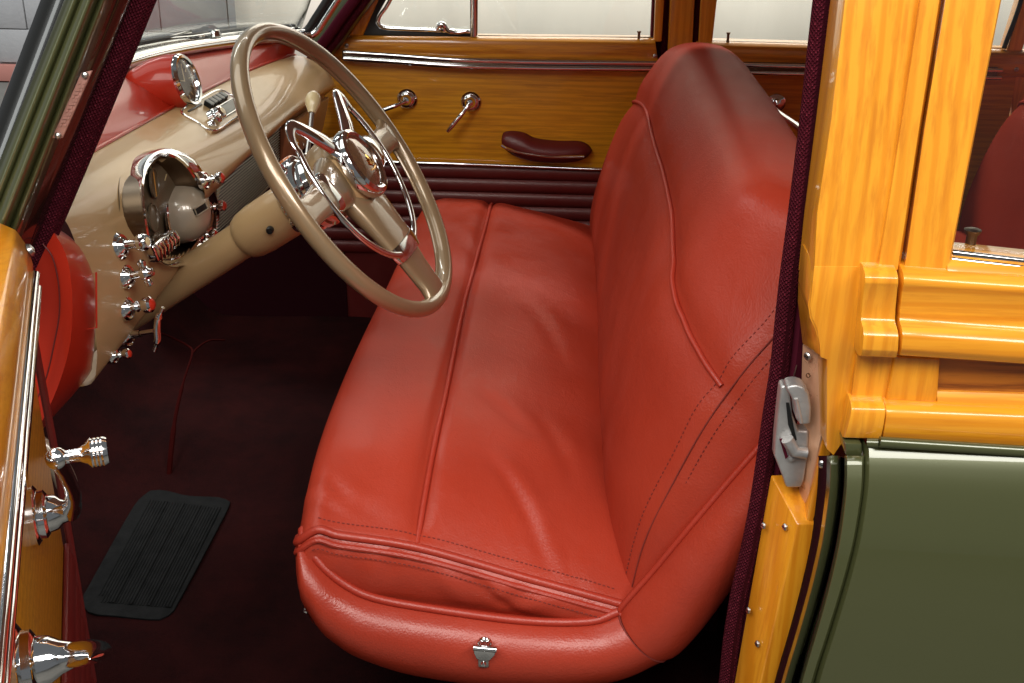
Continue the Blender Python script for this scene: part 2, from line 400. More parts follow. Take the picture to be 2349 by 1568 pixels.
# ================================================================== seats
def bench(label, ox, oz, group, full=True):
    O = arr(ox, 0, oz)
    t = thing('bench_seat', label, 'car seat', arr(-.2, .78, .0) + O, group)
    yw = 1.56
    # ---------- cushion: height field over (x, y) plus rolled front
    def e_near(y, w=.30): return 1 - (1 - np.clip(y/w, 0, 1))**2.6
    def e_far(y, w=.24): return 1 - (1 - np.clip((yw - y)/w, 0, 1))**2.6
    def prof_z(x, P): return np.interp(x, [p[0] for p in P], [p[1] for p in P])
    near = spline([(-.56,.415),(-.472,.41),(-.424,.388),(-.30,.370),(-.15,.327),(-.013,.289),(.05,.27)], 60)
    mid = spline([(-.58,.400),(-.515,.418),(-.46,.434),(-.40,.440),(-.30,.432),(-.20,.418),(-.10,.392),(-.03,.362),(.05,.31)], 60)
    far = spline([(-.56,.388),(-.49,.388),(-.43,.388),(-.285,.380),(-.15,.355),(-.05,.33),(.05,.29)], 60)
    creases = [([(1110,1075),(1165,1112),(1215,1160),(1248,1205),(1268,1245)],.0085,.020),([(1090,945),(1140,972),(1190,1008),(1235,1030)],.004,.026),([(1220,975),(1262,1010),(1300,1062),(1330,1120)],.004,.030),
               ([(1125,1225),(1170,1250),(1215,1272)],.004,.018),([(700,1118),(722,1150),(760,1178),(815,1196)],.0055,.014),([(745,1125),(800,1165),(880,1190)],.004,.018),([(1300,1190),(1335,1255),(1385,1318)],.0055,.020),([(1000,575),(1050,590),(1095,640)],.004,.03),([(1180,700),(1250,760),(1300,850)],.004,.035)]
    cr = []
    for path, amp, w in creases:
        P_ = spline([at(u, v, z=.385)[:2] for u, v in path], 24); cr.append((P_, np.gradient(P_, axis=0), amp, w))
    def H(x, y):
        zn, zm, zf = prof_z(x, near), prof_z(x, mid), prof_z(x, far)
        z = lerp(zn, zm, e_near(y)); z = lerp(zf, z, e_far(y))
        z += .004*np.sin(y*7.3 + x*5)*e_near(y)*e_far(y)
        z -= (.010*np.exp(-((x + .30)/.012)**2) - .003*np.exp(-((np.abs(x + .30) - .035)/.03)**2))*sstep(0, .05, y)
        if full:
            for P_, T_, amp, w in cr:
                d2 = (P_[:, 0]-x)**2 + (P_[:, 1]-y)**2; j = int(d2.argmin())
                if d2[j] > .01: continue
                t_ = T_[j]/np.hypot(*T_[j]); q = (x-P_[j, 0])*-t_[1] + (y-P_[j, 1])*t_[0]; al = (x-P_[j, 0])*t_[0] + (y-P_[j, 1])*t_[1]
                k = math.sin(math.pi*(j+.5)/24)*math.exp(-(al/.012)**2)*sstep(0, .04, y)
                z += amp*k*(math.exp(-((q-w*.7)/w)**2)*.8 - math.exp(-(q/(w*.5))**2))
        return z
    def XF(y): return -.468 - .022*e_near(y, .55) + .022*(y/1.5) + (1 - e_far(y, .36))*.05
    YS = -.018
    ys = np.r_[np.linspace(0, .04, 7), np.linspace(.055, .5, 44), np.linspace(.53, 1.3, 30), np.linspace(1.32, 1.54, 16), 1.55, 1.56]
    G = []
    for y in ys:
        xf = XF(y); row = [arr(xf+.035, y, .272), arr(xf+.014, y, .285)]
        h0 = H(xf+.03, y)
        cpt = [(xf+.004, .30), (xf-.004, .345), (xf+.002, h0-.022), (xf+.013, h0-.006), (xf+.03, h0)]
        row += [arr(p[0], y, p[1]) for p in spline(cpt, 14)]
        for x in np.linspace(xf+.03, .03, 76)[1:]: row.append(arr(x, y, H(x, y)))
        row += [arr(.04, y, .22)]
        G.append([p + O + arr(0, YS*max(0, 1 - y/.5), .006*max(0, 1 - y/.5)) for p in row])
    b = B(); b.grid(G)
    FOLDS = [(-.44,.05,.010,.005,1.3),(-.405,.09,.014,-.005,1.1),(-.385,.10,.012,.005,1.6),(-.35,.02,.020,.006,1.0),(-.318,.06,.010,-.004,1.8),(-.27,-.05,.022,.007,1.2),(-.235,-.09,.012,-.006,1.0),(-.20,-.06,.026,.005,1.5),(-.14,.05,.015,-.005,1.2),(-.09,.10,.020,.005,1.0),(-.05,.04,.010,-.003,1.4)]
    # near and far side walls (boxing), wrinkled
    for yi, sgn in ((0, -1), (-1, 1)):
        top = G[yi][2:-1]; W = []
        for k, p in enumerate(top):
            zb = min(.262 + oz, p[2] - .075); col = []
            for s in np.linspace(0, 1, 12):
                z = lerp(p[2], zb, s); bul = .019*math.sin(math.pi*s**.8)
                wv = .0
                if sgn < 0 and full:
                    x = p[0]; wv = .7*sum(am*math.exp(-((x + sl*s - cx)/wd)**2)*math.sin(math.pi*min(1, s*lg))**1.2 for cx, sl, wd, am, lg in FOLDS)
                col.append(arr(p[0] + (.01*s if k < 12 else 0), p[1] + sgn*(bul + wv), z))
            W.append(col)
        b.grid(W)
    cu = mk('cushion', b, M['leather'], t, angle=60)
    # piping on the cushion
    def surf(path, r, off=.0): return [p + O + arr(0, 0, off) for p in path]
    pp = [arr(-.30 + .004*math.sin(y*6), y + YS*max(0, 1-y/.5), H(-.288, y) - .001 + .006*max(0, 1-y/.5)) for y in np.linspace(.002, 1.555, 90)]
    pp += [arr(-.30, 1.566, pp[-1][2]-.01), arr(-.30, 1.572, .30)]
    bb = B(); bb.tube([p + O for p in pp], .0044, n=10); mk('piping', bb, M['piping'], cu)
    edge = [G[5][8], G[2][9]] + [G[0][k] for k in range(11, len(G[0])-2)][::4]
    welt = spline([p + arr(0, -.004, -.003) for p in edge], 110)
    bb = B(); bb.tube(welt, .0062, n=10); bb.tube([p + arr(0, -.0088, -.0115) for p in welt], .0044, n=8); mk('piping', bb, M['piping'], cu)
    edgef = [G[-1][k] for k in range(4, len(G[0])-2)]
    bb = B(); bb.tube(spline([p + arr(0, .003, -.002) for p in edgef[::5]], 60), .006, n=8); mk('piping', bb, M['piping'], cu)
    def stitches(path, parent, lift, step=.0068, ln=.0038, r=.0008):
        P = np.array(path); L = np.r_[0, np.cumsum(np.linalg.norm(np.diff(P, axis=0), axis=1))]
        bb = B(); s = 0
        while s + ln < L[-1]:
            a = arr(*[np.interp(s, L, P[:, k]) for k in range(3)]); c2 = arr(*[np.interp(s+ln, L, P[:, k]) for k in range(3)])
            bb.tube([a + lift, c2 + lift], r, n=5); s += step
        o = mk('stitching', bb, M['thread'], parent); o['kind'] = 'stuff'
    if full:
        st = [arr(x, .013, 0) for x in np.linspace(-.44, -.02, 80)]
        stitches([arr(p[0], p[1] + YS, H(p[0], p[1]) + .006) + O for p in st], cu, arr(0, 0, .0006))
        stitches([p + arr(0, -.0135, -.021) for p in welt[14:]], cu, arr(0, -.003, 0))
    # ---------- backrest: lofted profile, front bottom -> top -> back bottom
    nearp = [(.0,.27),(.014,.36),(.032,.43),(.075,.53),(.117,.618),(.180,.700),(.218,.772),(.248,.828),(.290,.860),(.342,.862),(.376,.832),(.388,.75),(.385,.5),(.385,.2)]
    midp = [(-.035,.30),(-.036,.36),(-.030,.43),(-.004,.545),(.030,.650),(.072,.745),(.106,.812),(.132,.846),(.168,.862),(.212,.862),(.250,.850),(.278,.818),(.296,.75),(.33,.5),(.34,.2)]
    farp = [(-.044,.28),(-.054,.37),(-.046,.45),(-.018,.555),(.030,.648),(.070,.724),(.106,.776),(.142,.798),(.184,.804),(.222,.800),(.256,.784),(.280,.74),(.32,.5),(.33,.2)]
    def kn(y): return 1 - (1 - np.clip(y/.22, 0, 1))**2.2
    def kf(y): return 1 - (1 - np.clip((yw - .005 - y)/.5, 0, 1))**2.4
    np_, mp_, fp_ = (spline(p, 96) for p in (nearp, midp, farp))
    def SI(y): return np.interp(y, [0, .05, .12, .25, .45, .7, 1.2, 1.55], [24.5, 25.6, 27.2, 29.2, 30.3, 30.6, 30.2, 29.5])
    ys2 = np.r_[np.linspace(0, .03, 5), np.linspace(.04, .4, 30), np.linspace(.43, 1.2, 28), np.linspace(1.22, 1.52, 22), np.linspace(1.53, 1.555, 6)]
    def PB(y, i):
        pr = lerp(np_, mp_, kn(y)); pr = lerp(fp_, pr, kf(y)); p = pr[i].copy()
        # rounding at both ends
        c = arr(.20, .52); rr = max(0, 1 - y/.022)**2*.016 + max(0, 1 - (yw-.005-y)/.09)**2.2*.075
        d = c - p; p = p + d/np.linalg.norm(d)*min(rr, .1)
        s = i/95.
        si = SI(y); gro = .006*math.exp(-((i - si)/1.6)**2) - .003*math.exp(-((abs(i-si)-4)/3.)**2)
        p[0] += gro
        if full: p[1] += .0025*math.sin(y*9+1)*math.exp(-((i-60)/14.)**2) ; p[0] += .003*math.sin(y*8 + i*.12)*math.exp(-((i-20)/16.)**2)
        # stitched groove on the crown
        p[1] -= .004*math.exp(-((i - 56)/3.5)**2) + .004*math.exp(-((i - 67)/1.2)**2); p[1] += .005*math.exp(-((i - 64)/4.)**2)
        return arr(p[0], y, p[1])
    G2 = [[PB(y, i) + O for i in range(96)] for y in ys2]
    b = B(); b.grid(G2)
    for row, sg in ((G2[0], -1), (G2[-1], 1)):
        cen = arr(.20, row[0][1], .52) + O; rings = [row]
        for s in (.12, .3, .55, .8, .995): rings.append([lerp(p, cen, s) + arr(0, sg*.02*math.sin(min(s*2, 1)*1.57), 0) for p in row])
        b.grid(rings)
    bk = mk('backrest', b, M['leather'], t, angle=65)
    def PBf(y, f): i = int(f); return lerp(PB(y, i), PB(y, i+1), f - i)
    bb = B(); bb.tube([PBf(y, SI(y)) + O + arr(-.0025, 0, .001) for y in np.r_[np.linspace(.015, .3, 30), np.linspace(.32, 1.53, 50)]], .0042, n=10); mk('piping', bb, M['piping'], bk)
    bb = B()
    for di in (0,): bb.tube([PB(y, 67) + O + arr(.001, 0, .001) for y in np.linspace(.0, 1.55, 60)], .0032, n=8)
    mk('piping', bb, M['piping'], bk)
    if full:
        fr = [G2[1][i] for i in range(0, 62)]
        bb = B(); fr = list(spline(fr[::7] + [fr[-1]], 62)); bb.tube([p + arr(-.0004, -.0006, 0) for p in fr], .0010, n=6); mk('seam', bb, M['thread'], bk)
        stitches([PB(.022, i) + O for i in range(2, 62)], bk, arr(-.0004, 0, .0003), .0075)
        for off in (.014, .021):
            stitches([p + nrm(arr(.6, 0, -.45))*off + arr(0, -.002, 0) for p in fr], bk, arr(0, -.0055, 0), .0075)
        # chrome grab rail along the back of the backrest
        gp = [at(1722, 203, x=.333), at(1745, 228, x=.334), at(1790, 263, x=.336), at(1842, 302, x=.338), arr(.350, .45, .785), arr(.385, .14, .765)]
        bb = B(); bb.tube(spline(gp, 30), .0075, n=10); gr = mk('grab_rail', bb, M['chrome'], t)
        for p in (gp[0], gp[-1]):
            bb = B(); bb.lathe([(0, .014), (.012, .012), (.017, .004), (.018, -.004), (.012, -.03), (0, -.03)], p, (1, 0, .3), 16); mk('bracket', bb, M['chrome'], gr)
    # ---------- base: padded valance round the near end and the front, dark frame inside
    if full:
        topl = [arr(-.462, .06, .36), arr(-.462, .02, .372), at(694, 1220, y=-.006), at(704, 1248, y=-.018), at(738, 1296, y=-.030), at(790, 1340, y=-.034), at(860, 1372, y=-.035), at(1000, 1398, y=-.035), at(1200, 1424, y=-.035), at(1350, 1426, y=-.033), at(1418, 1404, y=-.028)]
        botl = [arr(-.44, .06, .21), arr(-.44, .02, .215), at(708, 1372, y=-.012), at(716, 1400, y=-.02), at(744, 1445, y=-.03), at(780, 1475, y=-.03), at(830, 1505, y=-.03), at(960, 1546, y=-.03), at(1180, 1572, y=-.03), at(1400, 1560, y=-.03), at(1530, 1508, y=-.03)]
        T_, Bt = spline(topl, 60), spline(botl, 60)
        def band(T_, Bt, bulge, name, mt):
            G3 = []
            for i in range(len(T_)):
                row = []; fr_ = i/(len(T_)-1)
                row.append(T_[i] + arr(0, .09, -.03)); row.append(T_[i] + arr(0, .03, -.010)); row.append(T_[i] + arr(0, .008, .001))
                for s in np.linspace(0, 1, 18):
                    p = lerp(T_[i], Bt[i], s); k = math.sin(math.pi*(s**.8))**.62
                    row.append(p + arr(-.018*k*max(0, 1-fr_*5), -bulge*k*min(1, .15 + fr_*5), 0))
                row.append(Bt[i] + arr(0, .05, .0))
                G3.append(row)
            b = B(); b.grid(G3); return mk(name, b, mt, t, angle=65)
        va = band(T_, Bt, .046, 'valance', M['leather'])
        bb = B(); bb.tube([p + arr(0, -.004, .003) for p in T_], .006, n=10); mk('piping', bb, M['piping'], va)
        # rear part of the valance rising beside the backrest
        topl = [at(1420, 1402, y=-.026), at(1432, 1385, y=-.026), at(1500, 1308, y=-.026), at(1580, 1212, y=-.026), at(1680, 1095, y=-.022), at(1760, 1005, y=-.018), at(1850, 905, y=-.012)]
        botl = [at(1532, 1508, y=-.03), at(1560, 1495, y=-.03), at(1612, 1440, y=-.03), at(1668, 1365, y=-.028), at(1760, 1230, y=-.024), at(1850, 1100, y=-.02), at(1940, 960, y=-.014)]
        T2, B2 = spline(topl, 40), spline(botl, 40)
        G3 = []
        for i in range(40):
            row = [T2[i] + arr(0, .03, -.015), T2[i] + arr(0, .010, .001)]
            k0 = .93 + .07*min(1, i/3)
            for s in np.linspace(0, 1, 18): row.append(lerp(T2[i], B2[i], s) + arr(0, -.047*k0*math.sin(math.pi*(s**.8))**.62, 0))
            row.append(B2[i] + arr(0, .05, 0)); G3.append(row)
        b = B(); b.grid(G3); vr = mk('side_wing', b, M['leather'], t, angle=65)
        bb = B(); bb.tube([p + arr(0, -.003, .002) for p in T2], .0042, n=10); mk('piping', bb, M['piping'], vr)
        bb = B(); bb.tube([p + arr(-.002, -.0015, 0) for p in np.array(G3[0])[2:-1]], .0015, n=6); mk('seam', bb, M['thread'], vr)
        # front valance hidden from this side
        b = B(); g = []
        for y in np.linspace(.06, 1.54, 20):
            g.append([arr(-.45, y, .36) + arr(-.012*math.sin(math.pi*s)**.7, 0, -.06*s) for s in np.linspace(0, 1, 10)])
        b.grid(g); mk('front_valance', b, M['leather'], t, solid=.006)
        # chrome seat catch
        p = at(1110, 1505, y=-.082); ct = []
        b = B(); b.prism([at(u, v, y=-.088) for u, v in [(1085, 1484), (1139, 1489), (1136, 1505), (1124, 1518), (1108, 1521), (1092, 1514), (1086, 1500)]], (0, .006, 0)); cp = mk('catch', b, M['chrome'], t, bevel=.0025, seg=3)
        b = B(); b.tube([at(1086, 1486, y=-.091), at(1139, 1491, y=-.091)], .0042, n=10); mk('hinge_bar', b, M['chrome'], cp)
        b = B(); b.tube(spline([at(1099, 1486, y=-.078), at(1100, 1472, y=-.08), at(1112, 1467, y=-.082), at(1124, 1473, y=-.08), at(1124, 1488, y=-.078)], 16), .0035, n=8); mk('loop', b, M['chrome'], cp)
        b = B(); b.prism([at(u, v, y=-.084) for u, v in [(1096, 1512), (1122, 1514), (1122, 1534), (1096, 1533)]], (0, .014, 0)); mk('keeper', b, M['steel'], cp, bevel=.003)
        b = B(); b.lathe([(0, .004), (.003, .003), (.004, 0)], at(1109, 1524, y=-.085), (0, -1, 0), 10); mk('screw', b, M['chrome'], cp)
        b = B(); b.lathe([(0, .006), (.004, .004), (.005, 0)], at(703, 1400, y=-.03), (-.5, -1, 0), 10); mk('screw', b, M['chrome'], t)
    b = B(); b.box(arr(-.08, .84, .16) + O, (.32, 0, 0), (0, .58, 0), (0, 0, .07)); mk('frame', b, M['lining'], t, bevel=.01)
    for y in (.32, 1.36):
        b = B(); b.box(arr(-.1, y, .048) + O, (.28, 0, 0), (0, .02, 0), (0, 0, .045)); mk('slide_rail', b, M['lining'], t)
    return t
bench('front bench seat in smooth red leather with piped seams and a chrome catch', 0, 0, 'leather bench seats')
bench('shaded red leather rear bench seat seen through the rear door window', .93, .02, 'leather bench seats', full=False)
# ================================================================== steering wheel and column
WC = arr(-.45, .401, .794); _t, _y = .595, -.101
WN = arr(math.cos(_t)*math.cos(_y), math.sin(_y)*math.cos(_t), math.sin(_t))
WB = nrm(np.cross([0, 0, 1], WN)); WA = np.cross(WN, WB)
def wp(b_, a_, h=0): return WC + WB*b_ + WA*a_ + WN*h
sw = thing('steering_wheel', 'large thin-rimmed bronze steering wheel with three spokes and a chrome horn ring', 'steering wheel', WC)
b = B(); b.tube([wp(.25*math.cos(a), .25*math.sin(a)) for a in np.linspace(0, 2*math.pi, 120, endpoint=False)], .0128, n=18, closed=True, flat=(WN, 1.12)); rim = mk('rim', b, M['wheel'], sw)
b = B(); b.tube([wp(.2385*math.cos(a), .2385*math.sin(a), -.0072) for a in np.linspace(0, 2*math.pi, 120, endpoint=False)], .0028, n=8, closed=True); mk('finger_ridge', b, M['wheel'], rim)
def plate(pts, h0, h1, name, mt, bev=.008, parent=sw):
    b = B(); b.prism([wp(x, y, h0) for x, y in pts], WN*(h1-h0)); return mk(name, b, mt, parent, bevel=bev, seg=4)
def loft(secs, name, mt, parent=sw, n=24, pw=2.6):
    """superellipse sections (centre b,a,h ; half width vector ; half thickness)"""
    G = []
    for (cb, ca, ch), wv, th in secs:
        wv = np.array(wv); row = []
        for k in range(n):
            a = 2*math.pi*k/n; c, s = math.cos(a), math.sin(a)
            c = abs(c)**(2/pw)*np.sign(c); s = abs(s)**(2/pw)*np.sign(s)
            row.append(wp(cb + wv[0]*c, ca + wv[1]*c, ch + th*s))
        G.append(row)
    o = B(); o.grid(G, cv=True); m = len(G)
    o.f.append(tuple(range(n))); o.f.append(tuple((m-1)*n + k for k in range(n))[::-1])
    return mk(name, o, mt, parent, angle=50)
# lower spoke
loft([((0,-.03,-.018),(.062,0),.022),((0,-.07,-.010),(.062,0),.020),((0,-.10,-.006),(.060,0),.0165),((0,-.136,-.002),(.057,0),.014)], 'spoke', M['wheel'])
cl = loft([((0,-.1365,-.002),(.059,0),.0155),((0,-.150,-.001),(.057,0),.0155),((0,-.1625,0),(.050,0),.014)], 'spoke_clip', M['chrome'])
loft([((0,-.163,-.002),(.046,0),.011),((0,-.19,-.002),(.040,0),.011),((0,-.22,-.001),(.034,0),.0125),((0,-.240,0),(.044,0),.010)], 'spoke', M['wheel'])
for s in (-1, 1):
    loft([((s*.035,0,-.018),(0,.046),.024),((s*.07,-.002,-.012),(0,.042),.020),((s*.112,-.004,-.006),(0,.034),.016)], 'spoke', M['wheel'])
    loft([((s*.1125,-.004,-.006),(0,.0355),.0172),((s*.125,-.004,-.005),(0,.034),.017),((s*.134,-.004,-.004),(0,.030),.015)], 'spoke_clip', M['chrome'])
    loft([((s*.1345,-.004,-.004),(0,.028),.013),((s*.18,-.004,-.003),(0,.024),.011),((s*.222,-.003,-.001),(0,.024),.0115),((s*.240,0,0),(0,.034),.010)], 'spoke', M['wheel'])
b = B(); b.lathe([(0,.012),(.044,.012),(.056,.006),(.063,-.010),(.064,-.026),(.060,-.042),(.052,-.048),(0,-.048)], WC, WN, 40); hub = mk('hub', b, M['tan'], sw)
b = B(); b.lathe([(.044,.010),(.058,.012),(.060,.020),(.056,.030),(.050,.033),(.046,.031),(.045,.024)], WC, WN, 48); mk('bezel', b, M['chrome'], hub)
em_m = mat('emblem_lacquer', (.20,.10,.05), .2, .5, coat=1)
b = B(); b.lathe([(.0455,.026),(.036,.031),(.02,.0345),(0,.036)], WC, WN, 40); em = mk('horn_button', b, em_m, hub)
gold = mat('gold_relief', (.75,.42,.12), .25, 1)
b = B()
for k in range(7):
    a = math.radians(-60 + k*20) + math.pi/2; L = .020 - .0012*abs(k-3)*2
    b.tube([wp(0, -.012, .0345), wp(math.cos(a)*L*.6, -.012 + math.sin(a)*L*.6, .0362), wp(math.cos(a)*L, -.012+math.sin(a)*L, .0352)], [.0014,.0022,.0008], n=6)
b.tube([wp(-.013,-.016,.034), wp(0,-.019,.035), wp(.013,-.016,.034)], .0018, n=6)
mk('crest', b, gold, em)
# horn ring with its two ears
RH, hh = .157, .006
ang = np.radians(np.linspace(152, 388, 90)); arc = [wp(RH*math.cos(a), RH*math.sin(a), hh) for a in ang]
b = B(); b.tube(arc, .0062, n=12, flat=(WN, .75)); hr = mk('horn_ring', b, M['chrome'], sw)
for s in (-1, 1):
    e = [(s*.030, .034, .012), (s*.062, .062, .014), (s*.098, .096, .012), (s*.116, .106, .010), (s*.130, .100, .008), (s*.138, .085, .006), (s*.139, .072, hh)]
    pth = spline([wp(*q) for q in e], 40)
    b = B(); b.tube(pth, [.0165]*10 + list(np.linspace(.0165, .0075, 30)), n=14, flat=(WN, .5)); mk('horn_ring_ear', b, M['chrome'], hr)
# ---- column
sc = thing('steering_column', 'champagne painted steering column running from wheel hub to dark footwell', 'steering column', WC - WN*.5)
b = B(); b.lathe([(.031,-.17),(.031,-.95)], WC, WN, 36); mk('tube', b, M['tan'], sc)
b = B(); b.lathe([(.036,-.118),(.041,-.121),(.0435,-.132),(.043,-.19),(.0405,-.212),(.036,-.224),(.0312,-.228)], WC, WN, 40); mk('collar', b, M['tan'], sc)
b = B(); b.lathe([(.05,-.044),(.060,-.048),(.062,-.056),(.057,-.060),(.057,-.066),(.061,-.069),(.061,-.078),(.055,-.082),(.054,-.090),(.057,-.093),(.056,-.102),(.050,-.108),(.050,-.114),(.036,-.120)], WC, WN, 44); mk('sleeve', b, M['chrome'], sc)
b = B(); b.lathe([(0,.005),(.005,.0045),(.0062,.002),(.0062,-.004)], WC - WN*.155 + nrm(-WB*.93 + WA*-.15)*.0475, nrm(-WB*.93 - WA*.15), 14); mk('bolt', b, M['black'], sc)
# shift lever with ivory knob
k0 = onplane(718, 233, WC - WN*.055, WN); k1 = onplane(712, 300, WC - WN*.075, WN); k2 = onplane(704, 372, WC - WN*.09, WN)
b = B(); b.tube(spline([k0, k1, k2, WC - WN*.095 + WB*.03], 24), [.0042]*24, n=12); lv = mk('shift_lever', b, M['steel'], sc)
ax = nrm(k0 - k1); b = B(); b.lathe([(0,.018),(.006,.017),(.0115,.011),(.0135,.002),(.0125,-.007),(.0085,-.016),(.0065,-.022),(0,-.022)], k0, ax, 24); mk('shift_knob', b, M['ivory'], lv)
# indicator housing on the sleeve
p = WC - WN*.088 + WB*.012 + WA*.05
b = B(); b.lathe([(0,.016),(.014,.014),(.020,.006),(.021,-.004),(.016,-.02)], p + WA*.004, WA, 24); ih = mk('signal_housing', b, M['chrome'], sc)
b = B(); b.lathe([(0,.004),(.010,.003),(.013,0)], p + WA*.018, WA, 20); mk('lens', b, mat('amber_lens', (.6,.16,.02), .2, coat=1), ih)
p = WC - WN*.10 - WB*.050 - WA*.022
b = B(); b.lathe([(0,.012),(.012,.011),(.017,.004),(.018,-.006),(.014,-.016)], p, nrm(-WB - WA*.4 + WN*.5), 20); mk('signal_housing', b, M['chrome'], sc)

# ================================================================== dashboard
dash = thing('dashboard', 'champagne and red painted dashboard with chrome knobs, clock and round gauge', 'dashboard', (-.78, .78, .60))
ST = {  # y : profile (x, z) from the red edge over the nose to the bottom
 .045: [(-.835,.846),(-.812,.846),(-.785,.836),(-.765,.812),(-.755,.765),(-.749,.715),(-.747,.66),(-.751,.615),(-.762,.585),(-.80,.575)],
 .12: [(-.840,.838),(-.808,.836),(-.772,.822),(-.750,.79),(-.742,.748),(-.739,.70),(-.741,.65),(-.747,.61),(-.760,.58),(-.80,.57)],
 .25: [(-.842,.832),(-.804,.827),(-.766,.811),(-.742,.78),(-.733,.745),(-.732,.70),(-.736,.65),(-.744,.605),(-.758,.58),(-.80,.57)],
 .45: [(-.846,.822),(-.804,.814),(-.764,.799),(-.735,.775),(-.716,.745),(-.714,.722),(-.728,.69),(-.740,.64),(-.752,.60),(-.80,.575)],
 .62: [(-.850,.812),(-.806,.804),(-.766,.790),(-.733,.770),(-.708,.748),(-.703,.735),(-.718,.724),(-.738,.716),(-.745,.66),(-.758,.60)],
 .82: [(-.852,.803),(-.810,.796),(-.768,.783),(-.732,.765),(-.703,.745),(-.697,.731),(-.712,.720),(-.732,.713),(-.738,.66),(-.752,.60)],
 1.05: [(-.834,.797),(-.798,.790),(-.762,.777),(-.727,.759),(-.700,.738),(-.693,.724),(-.707,.713),(-.726,.706),(-.733,.65),(-.747,.59)],
 1.25: [(-.815,.790),(-.785,.784),(-.754,.771),(-.722,.753),(-.698,.732),(-.691,.717),(-.703,.706),(-.720,.699),(-.729,.645),(-.744,.585)],
 1.45: [(-.800,.776),(-.774,.772),(-.745,.760),(-.717,.743),(-.699,.722),(-.693,.707),(-.702,.695),(-.716,.688),(-.724,.64),(-.741,.58)],
 1.56: [(-.800,.764),(-.778,.760),(-.752,.748),(-.728,.731),(-.712,.711),(-.707,.697),(-.714,.686),(-.724,.68),(-.73,.635),(-.745,.58)],
 1.62: [(-.815,.745),(-.80,.740),(-.782,.728),(-.765,.712),(-.752,.694),(-.748,.683),(-.752,.674),(-.756,.669),(-.758,.63),(-.765,.58)],
}
yk = sorted(ST); prof = np.array([spline(ST[y], 54) for y in yk])
cpt = spline(np.c_[np.array(yk)[:, None], prof.reshape(len(yk), -1)], 120)
order = np.linspace(.045, 1.62, 210)
_yy = np.linspace(.045, 1.62, 240)
_use = [i for i, y in enumerate(yk) if y < 1.5]; _V = np.vander((np.array(yk)[_use] - .75)/.75, 4)
_co = np.linalg.lstsq(_V, prof.reshape(len(yk), -1)[_use], rcond=None)[0]
_fit = np.vander((_yy - .75)/.75, 4) @ _co
_fit = _fit.reshape(len(_yy), 54, 2)
_end = np.clip((_yy - 1.46)/.16, 0, 1)**2.2
_fit[:, :, 0] -= .055*_end[:, None]; _fit[:, :, 1] -= (.03*_end)[:, None]
cpt = np.c_[_yy, _fit.reshape(len(_yy), -1)]
def dsec(y):
    k = np.searchsorted(cpt[:, 0], y); k = int(np.clip(k, 1, len(cpt)-1)); t = (y - cpt[k-1, 0])/(cpt[k, 0] - cpt[k-1, 0] + 1e-9)
    return lerp(cpt[k-1, 1:], cpt[k, 1:], np.clip(t, 0, 1)).reshape(54, 2)
def dpt(y, i): s = dsec(y)[i]; return arr(s[0], y, s[1])
b = B(); b.grid([[dpt(y, i) for i in range(54)] for y in order])
def in_gauge(p):
    u, v = proj(p); return p[1] < .62 and ((u - 390)/84)**2 + ((v - 478)/112)**2 < 1
b.f = [f for f in b.f if not in_gauge(np.mean([b.v[i] for i in f], axis=0))]
tp = mk('fascia', b, M['tan'], dash, angle=70)
def dash_hit(u, v, lift=0):
    """first point of the fascia under a picture ray, with its normal"""
    best = None; d = nrm(ray(u, v))
    for y in np.linspace(.05, 1.6, 311):
        p = at(u, v, y=y); s = dsec(y); dist = np.hypot(s[:, 0]-p[0], s[:, 1]-p[2]); i = int(dist.argmin())
        if best is None or dist[i] < best[0]: best = (dist[i], y, i)
    _, y, i = best; i = min(max(i, 1), 52)
    tz = dpt(y, i+1) - dpt(y, i-1); ty = dpt(min(y+.01, 1.61), i) - dpt(max(y-.01, .046), i); nn = nrm(np.cross(ty, tz))
    if nn @ d > 0: nn = -nn
    return dpt(y, i) + nn*lift, nn
# red cowl shelf from the windscreen down to the fascia
APX = [(274,151,.80),(404,119,1.05),(548,98,1.30),(640,88,1.43),(699,84,1.50)]
Afar = [at(u, v, y=y) for u, v, y in APX]
Anear = [arr(-.775,.05,.885), arr(-.87,.22,.896), arr(-.935,.48,.890)]
AL = spline(Anear + Afar, 80)
def Aat(y): return arr(np.interp(y, AL[:, 1], AL[:, 0]), y, np.interp(y, AL[:, 1], AL[:, 2]))
ysr = np.linspace(.05, 1.52, 90); G = []
for y in ysr:
    a = Aat(y) + arr(0, 0, -.004); f_ = dpt(y, 0); row = []
    for s in np.linspace(0, 1, 22):
        p = lerp(a, f_, s); p = p + arr(0, 0, .016*math.sin(math.pi*s)*(.4 + .6*s) - .012*math.sin(math.pi*min(1, s*1.6))*math.exp(-((y-.42)/.22)**2))
        if s > .93: p = p + arr(.003*(s-.93)/.07, 0, -.004*(s-.93)/.07)
        row.append(p)
    row.append(f_ + arr(.002, 0, -.012)); G.append(row)
b = B(); b.grid(G); rt = mk('cowl_shelf', b, M['red'], dash, angle=70)
# step between the red shelf and the fascia
b = B(); b.tube([dpt(y, 0) + arr(.002, 0, .001) for y in np.linspace(.05, 1.6, 60)], .0035, n=8); mk('shelf_bead', b, M['red'], rt)
